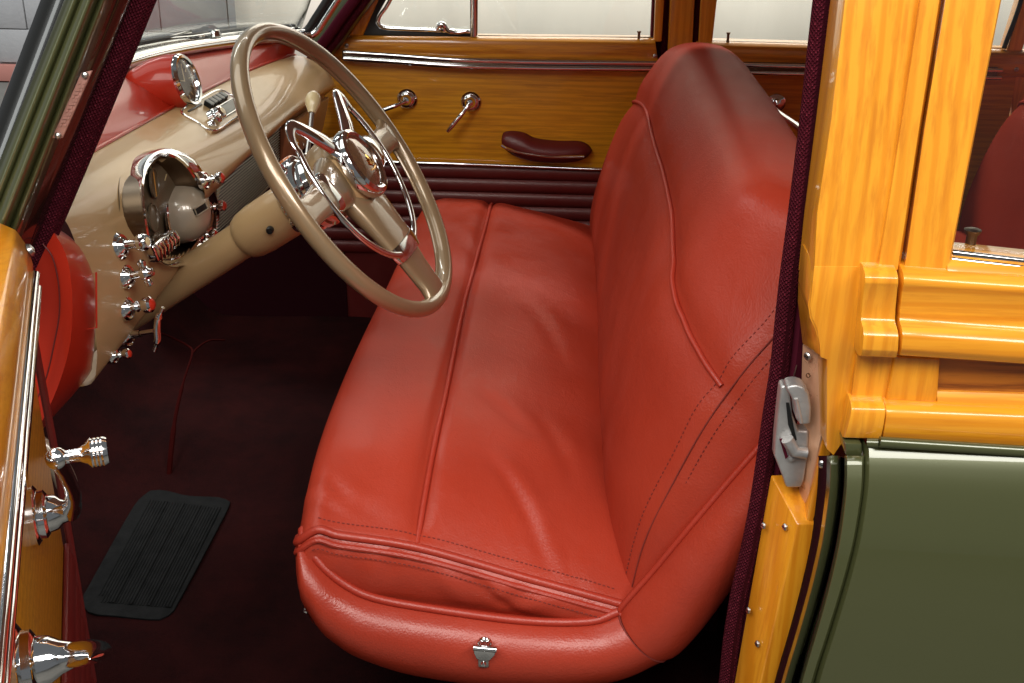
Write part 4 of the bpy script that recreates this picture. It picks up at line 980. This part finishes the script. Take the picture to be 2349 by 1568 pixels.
rail(((1598,97),(1596,168)), ((1860,104),(1860,172)), [(0,1.70),(0,1.642),(.10,1.630),(.25,1.626),(.85,1.629),(.97,1.636),(1,1.645),(1,1.70)], 'belt_rail', M['rail_x'], rd, yref=1.63, x_end=1.02, bev=.002)
b = B(); b.prism([arr(.22,YP,.06),arr(1.02,YP,.06),arr(1.02,YP,.80),arr(.22,YP,.80)], (0,.03,0)); mk('panel', b, M['panel'], rd)
zz = at(1760, 151, y=1.62); zz2 = at(1760, 168, y=1.62); cs = None
b = B(); b.box(arr(.60,1.630,(zz[2]+zz2[2])/2), (.36,0,0), (0,.008,0), (0,0,.016)); cs = mk('belt_strip', b, M['dark_metal'], rd, bev if False else .001)
for z in (zz[2], zz2[2]):
    b = B(); b.tube([arr(.24,1.620,z), arr(.97,1.620,z)], .0062, n=10); mk('rib', b, M['chrome'], cs)
b = B(); b.prism([at(1634,105,y=1.672), at(1645,-400,y=1.672), at(1645,-400,y=1.672)*arr(0,1,1)+arr(.93,0,0), at(1634,105,y=1.672)*arr(0,1,1)+arr(.88,0,0)], (0,.005,0)); mk('window_glass', b, M['glass'], rd)
lock(1669, 74, 100, 1.645, rd)
piece([(2310,118),(2345,118),(2420,-110),(2480,-400),(2420,-400),(2366,-60)], 1.638, 1.70, 'rear_stile', M['maple_z'], rd)
strip([(2303,112),(2352,-40),(2400,-380)], 1.642, .006, 'window_gasket', M['rubber'], rd)
strip([(1634,98),(1860,104),(2303,117)], 1.655, .005, 'window_gasket', M['rubber'], rd)
piece([(2322,118),(2440,118),(2460,620),(2322,620)], 1.662, 1.70, 'rear_post', M['maple_z'], rd)
screw(at(2332, 160, y=1.6265), (0,-1,0), rd, .0055)
for u, v, w in ((1780,236,1), (1740,205,0)):
    if w: b = B(); b.lathe([(.024,0),(.024,.006),(.019,.010),(.013,.012),(.012,.022),(0,.026)], at(u, v, y=YP), (0,-1,0), 24); mk('window_crank', b, M['chrome'], rd)

# ================================================================== near centre pillar
bp = thing('door_pillar', 'bright varnished wood centre pillar with maroon braid and zinc latch at right', 'pillar', (.17, -.16, .1), 'door pillars')
wpx = [(1940,-400),(1889,0),(1858,275),(1831,489),(1812,630),(1800,735),(1789,840),(1772,946),(1757,1048),(1740,1158),(1719,1263),(1695,1368),(1678,1474),(1668,1568),(1640,1760)]
wy = [-.02,-.06,-.085,-.10,-.102,-.102,-.102,-.102,-.102,-.102,-.102,-.102,-.102,-.102,-.102]
wpts = spline([at(u, v, y=y) for (u, v), y in zip(wpx, wy)], 110)
b = B(); b.tube(wpts, .0118, n=16); mk('braided_welt', b, M['welt'], bp)
b = B(); g = [[p + arr(.004,.004,0), p + arr(.018,-.002,0), p + arr(.032,.004,0), p + arr(.035,.05,0)] for p in wpts]; b.grid(g); mk('felt_lining', b, M['felt'], bp, solid=.002)
b = B(); b.box(at(1826, 850, y=-.108) + arr(-.001,0,0), (.0005,0,0), (0,.0008,0), (.001,0,.007)); mk('staple', b, M['steel'], bp)
# main post: a jamb face turned to the door opening and a broad outer face
rows = [(-400,(1960,1995,2205,2255)),(0,(1905,1937,2108,2160)),(275,(1872,1905,2066,2116)),(489,(1845,1873,2032,2084)),(620,(1832,1866,2010,2064))]
G = []
for v, (a, c, d, e) in rows:
    yo = np.interp(v, [-400, 0, 620], [-.145, -.175, -.205]); rk = float(np.interp(v, [275, 600], [1, 0]))
    G.append([at(a, v, y=yo+.085), at(lerp(a,c,.5), v, y=yo+.045), at(c-2, v, y=yo+.004), at(c+2, v, y=yo), at(lerp(c,d,.30), v, y=yo-.002*rk), at(lerp(c,d,.36), v, y=yo-.0032*rk), at(lerp(c,d,.60), v, y=yo-.0032*rk), at(lerp(c,d,.68), v, y=yo-.001*rk), at(d, v, y=yo+.001*rk), at(lerp(d,e,.08), v, y=yo-.006), at(lerp(d,e,.9), v, y=yo-.006), at(e, v, y=yo+.002), at(e, v, y=yo+.002) + arr(0,.07,0), at(a, v, y=yo+.085) + arr(.05,.0,0)])
Gd = []
for k in range(len(G)-1):
    for t in np.linspace(0, 1, 6)[:-1 if k < len(G)-2 else None]: Gd.append([lerp(p, q, t) for p, q in zip(G[k], G[k+1])])
b = B(); b.grid(Gd, cv=True); kk = 14; b.f.append(tuple(range(kk))); b.f.append(tuple((len(Gd)-1)*kk + j for j in range(kk))[::-1]); mk('post', b, M['maple_z'], bp, angle=30)
# lower end of the post, with the carved curve above the latch
b = B(); b.prism([at(u, v, y=-.2053) for u, v in [(1868,612),(2006,612),(1990,700),(1982,800),(1962,925),(1948,1000),(1935,1012),(1912,1046),(1896,1030),(1897,826),(1882,820),(1880,790),(1874,755),(1862,728),(1858,700)]], (0,.075,0)); mk('post_foot', b, M['maple_z'], bp, bevel=.0008, seg=2)
b = B(); b.prism([at(1832,621,y=-.124), at(1866,628,y=-.2035), at(1858,700,y=-.2035), at(1862,728,y=-.2035), at(1874,755,y=-.2035), at(1880,790,y=-.2035), at(1882,819,y=-.2035), at(1840,790,y=-.124), at(1841,714,y=-.124), at(1826,693,y=-.124)], (.03,.0,0)); mk('post_cheek', b, M['maple_z'], bp, bevel=.002)
SEC = [(0,-.165),(0,-.214),(.03,-.224),(.08,-.230),(.14,-.231),(.22,-.228),(.45,-.225),(.56,-.225),(.595,-.228),(.635,-.238),(.69,-.243),(.85,-.243),(.94,-.238),(.985,-.229),(1,-.222),(1,-.165)]
rail(((1984,618),(1968,818)), ((2060,620),(2050,822)), SEC, 'belt_moulding', M['maple_z'], bp, yref=-.226, bev=.0012)
rail(((1966,816),(1952,922)), ((2048,819),(2030,924)), [(0,-.15),(0,-.212),(1,-.212),(1,-.15)], 'filler', M['maple_z'], bp, yref=-.212)
SEC2 = [(0,-.165),(0,-.214),(.04,-.226),(.12,-.233),(.22,-.235),(.6,-.234),(.92,-.230),(1,-.222),(1,-.165)]
rail(((1952,920),(1934,1008)), ((2030,922),(2018,1010)), SEC2, 'lower_moulding', M['maple_z'], bp, yref=-.226, bev=.0012)
# copper jamb plate, zinc latch, lower wood block
b = B(); b.prism([at(u, v, y=y) for u, v, y in [(1841,791,-.122),(1896,824,-.168),(1891,880,-.168),(1883,1000,-.168),(1862,1100,-.16),(1848,1168,-.145),(1832,1152,-.13),(1836,1000,-.122),(1838,880,-.122)]], (.004,.002,0)); cpz = mk('jamb_plate', b, M['copper'], bp, bevel=.0006)
for u, v in ((1852,818),(1878,839)): screw(at(u, v, y=-.1445), nrm((-.75,-.65,0)), cpz, .0048)
for u, v in ((1854,862),(1872,877)):
    b = B(); b.lathe([(.0022,.0012),(.0028,.001),(.0028,-.001)], at(u, v, y=-.1475), nrm((-.75,-.65,0)), 12); mk('rivet', b, M['dark_metal'], cpz)
b = B(); b.prism([at(u, v, y=-.150) for u, v in [(1791,888),(1804,884),(1812,900),(1818,950),(1832,990),(1856,990),(1853,1050),(1845,1102),(1838,1120),(1804,1120),(1796,1097),(1776,1046),(1779,1000),(1786,930)]], (0,.02,0)); lt = mk('latch_body', b, M['cast'], bp, bevel=.003, seg=3)
b = B(); b.prism([at(u, v, y=-.172) for u, v in [(1803,893),(1812,886),(1828,884),(1846,890),(1857,906),(1862,938),(1860,973),(1838,977),(1826,962),(1823,930),(1813,908)]], (0,.026,0)); mk('latch_claw', b, M['cast'], lt, bevel=.006, seg=4)
b = B(); b.tube([at(1826,915,y=-.172), at(1834,950,y=-.1735), at(1838,970,y=-.172)], .0022, n=8); mk('latch_ridge', b, M['cast'], lt)
b = B(); b.prism([at(u, v, y=-.1515) for u, v in [(1803,925),(1810,925),(1822,985),(1828,1010),(1822,1012),(1808,975)]], (0,.004,0)); mk('latch_slot', b, M['black'], lt)
b = B(); b.tube([at(1806,1008,y=-.156), at(1822,1036,y=-.156), at(1850,1040,y=-.156)], .0075, n=12); b.lathe([(0,.004),(.004,.003),(.0045,0)], at(1816,1050,y=-.152), (0,-1,0), 12); mk('latch_roller', b, M['cast'], lt)
b = B(); b.prism([at(u, v, y=-.1512) for u, v in [(1788,1008),(1794,1008),(1808,1048),(1802,1054)]], (0,.003,0)); mk('latch_mark', b, M['felt'], lt)
b = B(); b.prism([at(1768,1090,y=-.112), at(1829,1204,y=-.172), at(1744,1568,y=-.172), at(1702,1760,y=-.172), at(1650,1760,y=-.112), at(1684,1568,y=-.112)], (.026,.004,0)); wb = mk('jamb_block', b, M['maple_z'], bp, bevel=.0018, seg=2)
bn = nrm((-.92,-.36,.1))
for u, v, y in ((1757,1206,-.128),(1806,1209,-.157),(1722,1400,-.125),(1743,1477,-.151)): screw(at(u, v, y=y) + bn*.0035, bn, wb, .0045)
b = B(); b.prism([at(u, v, y=-.166) for u, v in [(1891,880),(1897,870),(1900,1010),(1905,1044),(1884,1060),(1870,1180),(1860,1215),(1851,1190),(1870,1100),(1886,1000)]], (0,.03,0)); mk('jamb_edge', b, M['maple_z'], bp, bevel=.002)

# green jamb channels between the wood block and the rear door
vv = [1046,1123,1228,1298,1368,1456,1568,1760]
cols = [([1866,1868,1856,1842,1826,1800,1772,1720],-.14),([1880,1880,1868,1853,1837,1812,1782,1730],-.165),
        ([1898,1896,1884,1868,1850,1824,1796,1742],-.196),([1906,1904,1892,1876,1858,1832,1803,1750],-.203),([1918,1917,1906,1888,1869,1842,1815,1762],-.202),([1926,1926,1915,1896,1877,1848,1821,1768],-.196),
        ([1928,1928,1918,1899,1880,1851,1824,1771],-.175),([1937,1936,1924,1906,1888,1862,1834,1780],-.182),
        ([1939,1938,1927,1910,1892,1866,1838,1784],-.226),([1944,1943,1933,1915,1898,1872,1843,1790],-.233),([1976,1975,1958,1941,1924,1890,1862,1812],-.235),([1981,1979,1962,1946,1929,1895,1867,1818],-.230),([1981,1979,1962,1946,1929,1895,1867,1818],-.19)]
boff = lambda v: -.054*(1 - math.exp(-max(v - 1024, 0)/170.))
def fair(us, vs, d=3):
    c = np.polyfit((np.array(vs) - 1300)/300., us, d); return list(np.polyval(c, (np.array(vs) - 1300)/300.))
cols = [(fair(us, vv), y) for us, y in cols]
jb = thing('body_jamb', 'curved dark green metal door jamb between wood block and rear door', 'door jamb', (.2, -.2, .1))
for (i0, i1, nm, mt) in ((0, 2, 'inner_lip', M['lining']), (2, 5, 'channel_bead', M['green']), (5, 8, 'gutter', M['black_paint']), (8, 12, 'flange', M['green'])):
    cpts = [spline([at(u, v, y=y + boff(v)*np.clip((-.14 - y)/.07, 0, 1)) for u, v in zip(us, vv)], 40) for us, y in cols[i0:i1+1]]
    b = B(); b.grid([[c[k] for c in cpts] for k in range(40)]); mk(nm, b, mt, jb, angle=50, solid=.0015)
gp_ = [spline([at(u+du, v, y=-.20 + boff(v)) for u, v in zip(cols[-1][0], vv)], 40) for du in (-6, 14)]
b = B(); b.grid([[gp_[0][k], gp_[1][k]] for k in range(40)]); mk('door_gap', b, M['rubber'], jb)
screw(at(1886, 1066, y=-.185), (-.3,-1,0), jb, .005); screw(at(1808, 1484, y=-.168), (-.5,-1,0), jb, .005)
b = B(); b.prism([at(u, v, y=-.234) for u, v in [(1937,1017),(1978,1018),(1979,1050),(1940,1048)]], (0,.04,0)); mk('flange_cap', b, M['green'], jb, bevel=.003)

# ================================================================== near rear door
nd = thing('car_door', 'closed rear door seen from outside, varnished wood rails over a dark green panel', 'car door', (.6, -.24, .1), 'wood trimmed car doors')
XE = 1.16
rail(((2072,620),(2056,816)), ((2349,640),(2349,836)), SEC, 'belt_rail', M['maple_x'] if 'maple_x' in M else None, nd, x_end=XE, yref=-.226, bev=.0018)
rail(((2030,925),(2022,1006)), ((2349,938),(2349,1028)), SEC2, 'lower_rail', M['maple_x'], nd, x_end=XE, yref=-.226, bev=.0018)
rail(((2150,902),(2150,930)), ((2349,908),(2349,940)), [(0,-.18),(0,-.212),(.4,-.216),(1,-.218),(1,-.18)], 'rail_shoulder', M['maple_x'], nd, x_end=XE, yref=-.216)
rail(((2140,818),(2140,915)), ((2349,832),(2349,922)), [(0,-.17),(0,-.208),(1,-.208),(1,-.17)], 'inset_panel', M['mahogany'], nd, x_end=XE, yref=-.208)
b = B(); b.prism([at(u, v, y=-.217) for u, v in [(2052,818),(2158,823),(2150,925),(2032,921)]], (0,.05,0)); mk('stile_block', b, M['maple_z'], nd, bevel=.003, seg=3)
# window stile and frame
st = [(-400,(2262,2440)),(0,(2166,2297)),(300,(2117,2238)),(590,(2076,2182)),(622,(2070,2176))]
G = []
for v, (a, c) in st:
    yo = np.interp(v, [-400, 0, 622], [-.150, -.180, -.212])
    G.append([at(a, v, y=yo+.012) + arr(0,.06,0), at(a, v, y=yo+.010), at(a+3, v, y=yo), at(c-3, v, y=yo), at(c, v, y=yo+.004), at(c, v, y=yo+.004) + arr(0,.045,0)])
Gd = []
for k in range(len(G)-1):
    for t in np.linspace(0, 1, 5)[:-1 if k < len(G)-2 else None]: Gd.append([lerp(p, q, t) for p, q in zip(G[k], G[k+1])])
b = B(); b.grid(Gd, cv=True); b.f.append(tuple(range(6))); b.f.append(tuple((len(Gd)-1)*6 + j for j in range(6))[::-1]); mk('window_stile', b, M['maple_z'], nd, angle=30)
rail(((2178,596),(2172,624)), ((2349,614),(2349,642)), [(0,-.15),(0,-.202),(.5,-.212),(1,-.218),(1,-.15)], 'sill', M['maple_x'], nd, x_end=XE, yref=-.215, bev=.001)
for (l, r_, mt, rr, yy) in (((2184,580),(2349,600),M['chrome'],.0036,-.190),((2184,588),(2349,607),M['rubber'],.0045,-.195),((2182,596),(2349,615),M['chrome'],.0032,-.203)):
    p, q = at(*l, y=yy), at(*r_, y=yy); q = p + (q-p)*((XE-.03-p[0])/(q[0]-p[0])); b = B(); b.tube([p, q], rr, n=10); mk('sill_strip', b, mt, nd)
yg = lambda v: np.interp(v, [-400, 600], [-.125, -.178])
b = B(); p0, p1 = at(2180,592,y=yg(600)), at(2300,-400,y=yg(-400)); b.prism([p0, p0*arr(0,1,1)+arr(XE-.06,0,0), p1*arr(0,1,1)+arr(XE-.1,0,0), p1], (0,.005,0)); mk('window_glass', b, M['glass'], nd)
lock(2221, 526, 588, -.150, nd, r=.0095)
b = B(); b.prism([arr(.30,-.165,.86), arr(XE,-.165,.86), arr(XE,-.11,.86), arr(.30,-.11,.86)], (0,0,-.03)); mk('inner_sill', b, M['maple_x'], nd)
b = B(); b.prism([arr(XE-.09,-.2,.87), arr(XE,-.2,.87), arr(XE-.06,-.14,1.36), arr(XE-.14,-.14,1.36)], (0,.05,0)); mk('rear_stile', b, M['maple_z'], nd, bevel=.004)
# green skin, gently barrelled
gv = [1024,1060,1123,1228,1298,1368,1456,1568,1760]; gu = [1988,1988,1987,1971,1955,1939,1905,1877,1828]
G = []; e0 = spline([at(u, v, y=-.236 + boff(v)) for u, v in zip(fair(gu, gv), gv)], 60); z0 = e0[0][2]
for k, p in enumerate(e0):
    row = [arr(p[0], p[1]+.066, p[2]), arr(p[0], p[1]+.004, p[2]), arr(p[0]+.0025, p[1], p[2])]
    for x in np.linspace(p[0]+.02, XE, 30): row.append(arr(x, p[1] - .012*sstep(p[0], p[0]+.5, x), p[2]))
    G.append(row)
b = B(); b.grid(G); mk('skin', b, M['green'], nd, angle=50)
p, q = at(2018,1014,y=-.243), at(2349,1035,y=-.243); q = p + (q-p)*((XE-p[0])/(q[0]-p[0]))
b = B(); b.tube([p, q], .0062, n=12); mk('top_bead', b, M['green'], nd)
b = B(); b.tube([at(1990,1016,y=-.234), at(2016,1017,y=-.238)], .0055, n=10); mk('top_bead', b, M['green'], nd)

# ================================================================== open front door at the left edge
A0, A1 = at(75,680,z=.82), at(0,1440,z=.82); dd = nrm((A1-A0)*arr(1,1,0)); dn = arr(-dd[1], dd[0], 0); dn = dn if dn[0] > 0 else -dn
HS = A0 - dd*.13
def D(s, n, z): return HS + dd*s + dn*n + arr(0, 0, z - .82)
od = thing('car_door', 'open front door at the left edge, honey wood with chrome crank and handle', 'car door', D(0, -.03, .1), 'wood trimmed car doors')
def dprism(sz, n0, n1, nm, mt, bev=.003, parent=od):
    b = B(); b.prism([D(s, n0, z) for s, z in sz], dn*(n1-n0)); return mk(nm, b, mt, parent, bevel=bev, seg=3)
sec = [(-.07,.80),(-.004,.80),(-.002,.825),(-.004,.845),(-.014,.868),(-.030,.878),(-.07,.880)]
def drail(sec, s0, s1, nm, mt, m=16):
    G = [[D(lerp(s0, s1, t), n_, z) for n_, z in sec] for t in np.linspace(0, 1, m)]; k = len(sec)
    b = B(); b.grid(G, cv=True); b.f.append(tuple(range(k))); b.f.append(tuple((m-1)*k + j for j in range(k))[::-1]); return mk(nm, b, mt, od, bevel=.003, angle=35)
M['maple_d'] = M['maple_y']
drail(sec, .035, 1.02, 'belt_rail', M['maple_d'])
b = B(); b.tube([D(.07,.001,.823), D(1.0,.001,.823)], .0055, n=10); b.tube([D(.07,.001,.806), D(1.0,.001,.806)], .0055, n=10); ds = mk('belt_strip', b, M['chrome'], od)
dprism([(.02,.42),(1.02,.42),(1.02,.80),(.02,.80)], -.022, -.05, 'panel', M['panel'])
b = B(); b.tube([D(.02,-.018,.43), D(1.02,-.018,.43)], .004, n=10); mk('lower_strip', b, M['maroon_leather'], od)
for k in range(6):
    z1 = .425 - k*.05; b = B(); g = [[D(s, -.022 + .011*math.sin(math.pi*t)**.5, lerp(z1, z1-.048, t)) for t in np.linspace(0, 1, 8)] for s in np.linspace(.02, 1.02, 10)]; b.grid(g); mk('pleat', b, M['maroon_leather'], od)
dprism([(.0,.10),(1.02,.10),(1.02,.43),(.0,.43)], -.03, -.10, 'lower_skin', M['green'])
b = B(); b.tube([D(.012,-.018,.80), D(.012,-.014,.55), D(.012,-.014,.20)], .005, n=8); mk('edge_piping', b, M['maroon_leather'], od)
b = B(); b.lathe([(0,.006),(.006,.004),(.008,0)], D(.045,-.003,.845), dn + arr(0,0,.4), 14); mk('screw', b, M['steel'], od)
pn = HS + dn*-.022
cb = onplane(68, 1185, pn, dn); 
b = B(); b.lathe([(.031,0),(.031,.006),(.027,.009),(.0255,.009),(.025,.015),(.021,.018),(.0195,.018),(.018,.026),(.013,.031),(.010,.040),(0,.043)], cb, dn, 36); wc = mk('window_crank', b, M['chrome'], od)
h0 = cb + dn*.040; h1 = onplane(130, 1052, cb + dn*.050, dn)
b = B(); b.tube(spline([h0, lerp(h0, h1, .35) + dn*.006, lerp(h0, h1, .8) + dn*.003, h1], 20), [.012]*3 + [.0095]*6 + [.0085]*8 + [.009]*3, n=14, flat=(dn, .8)); b.ball(h1, .0098, 14); arm_ = mk('arm', b, M['chrome'], wc)
b = B(); b.lathe([(.007,-.004),(.006,.008),(.006,.018),(.009,.024),(.0125,.027)] + [(.0125 if k % 2 else .0131, .028 + k*.0016) for k in range(8)] + [(.0115,.0415),(0,.0425)], h1, nrm(dn + arr(0,0,.02)), 20); mk('grip', b, M['chrome'], arm_)
hb = onplane(28, 1528, pn, dn)
b = B(); b.lathe([(.033,0),(.033,.006),(.028,.009),(.027,.009),(.0265,.016),(.022,.019),(.0205,.019),(.019,.029),(.014,.037),(.010,.048),(0,.052)], hb, dn, 36); ih_ = mk('inside_handle', b, M['chrome'], od)
t1 = onplane(206, 1512, hb + dn*.075, dn); t0 = hb + dn*.045
b = B(); b.tube(spline([t0, lerp(t0, t1, .3) + dn*.014, lerp(t0, t1, .7) + dn*.010, t1], 20), [.014]*4 + list(np.linspace(.013,.005,13)) + [.0035, .002, .0004], n=14, flat=((0,0,1), .6)); mk('lever', b, M['chrome'], ih_)
# taupe lever behind the crank
lvp = [at(*q, y=.02) for q in ((40,985),(85,1020),(120,1052),(145,1090),(157,1130),(152,1146))]
hbk = thing('hand_brake_lever', 'taupe painted curved lever under the red dashboard end behind the door crank', 'lever', at(120, 1060, y=.02))
b = B(); b.tube(spline(lvp, 30), [.010]*6 + [.0165]*18 + list(np.linspace(.016,.005,6)), n=16, flat=((0,1,0), .7)); mk('lever', b, M['taupe'], hbk)
b = B(); b.lathe([(.014,0),(.016,.01),(.012,.02),(.0,.02)], lvp[0], (-.7,0,.7), 16); mk('mount', b, M['steel'], hbk)

# ================================================================== roof and body shell that shade the cabin
rf = thing('car_roof', 'roof of the wood bodied car above the cabin', 'car roof', (.8, .78, 1.38))
b = B(); G = [[arr(x, y, 1.395 + .05*(1 - ((y-.78)/.9)**2) + .02*(1-((x-.8)/1.5)**2)) for y in np.linspace(-.06, 1.62, 20)] for x in np.linspace(-.52, 2.3, 24)]
b.grid(G); mk('headliner', b, M['headliner'], rf, solid=.01)
b = B(); b.grid([[p + arr(0,0,.035) for p in r_] for r_ in G]); mk('roof_skin', b, M['green'], rf, solid=.01)
for y in (-.05, 1.61):
    b = B(); b.box(arr(.9, y, 1.385), (1.42,0,0), (0,.03,0), (0,0,.035)); mk('roof_rail', b, M['maple_x'], rf, bevel=.008)
tg_ = thing('tailgate', 'closed wooden tailgate at the back of the car', 'tailgate', (2.3, .78, .1))
b = B(); b.box(arr(2.28,.78,.42), (.03,0,0), (0,.86,0), (0,0,.42)); mk('board', b, M['maple_y'], tg_, bevel=.01)
for s in (-.18, 1.70):
    b = B(); b.box(arr(1.72, s, .42), (.54,0,0), (0,.02,0), (0,0,.42)); mk('quarter_panel', b, M['panel'], tg_, bevel=.008)
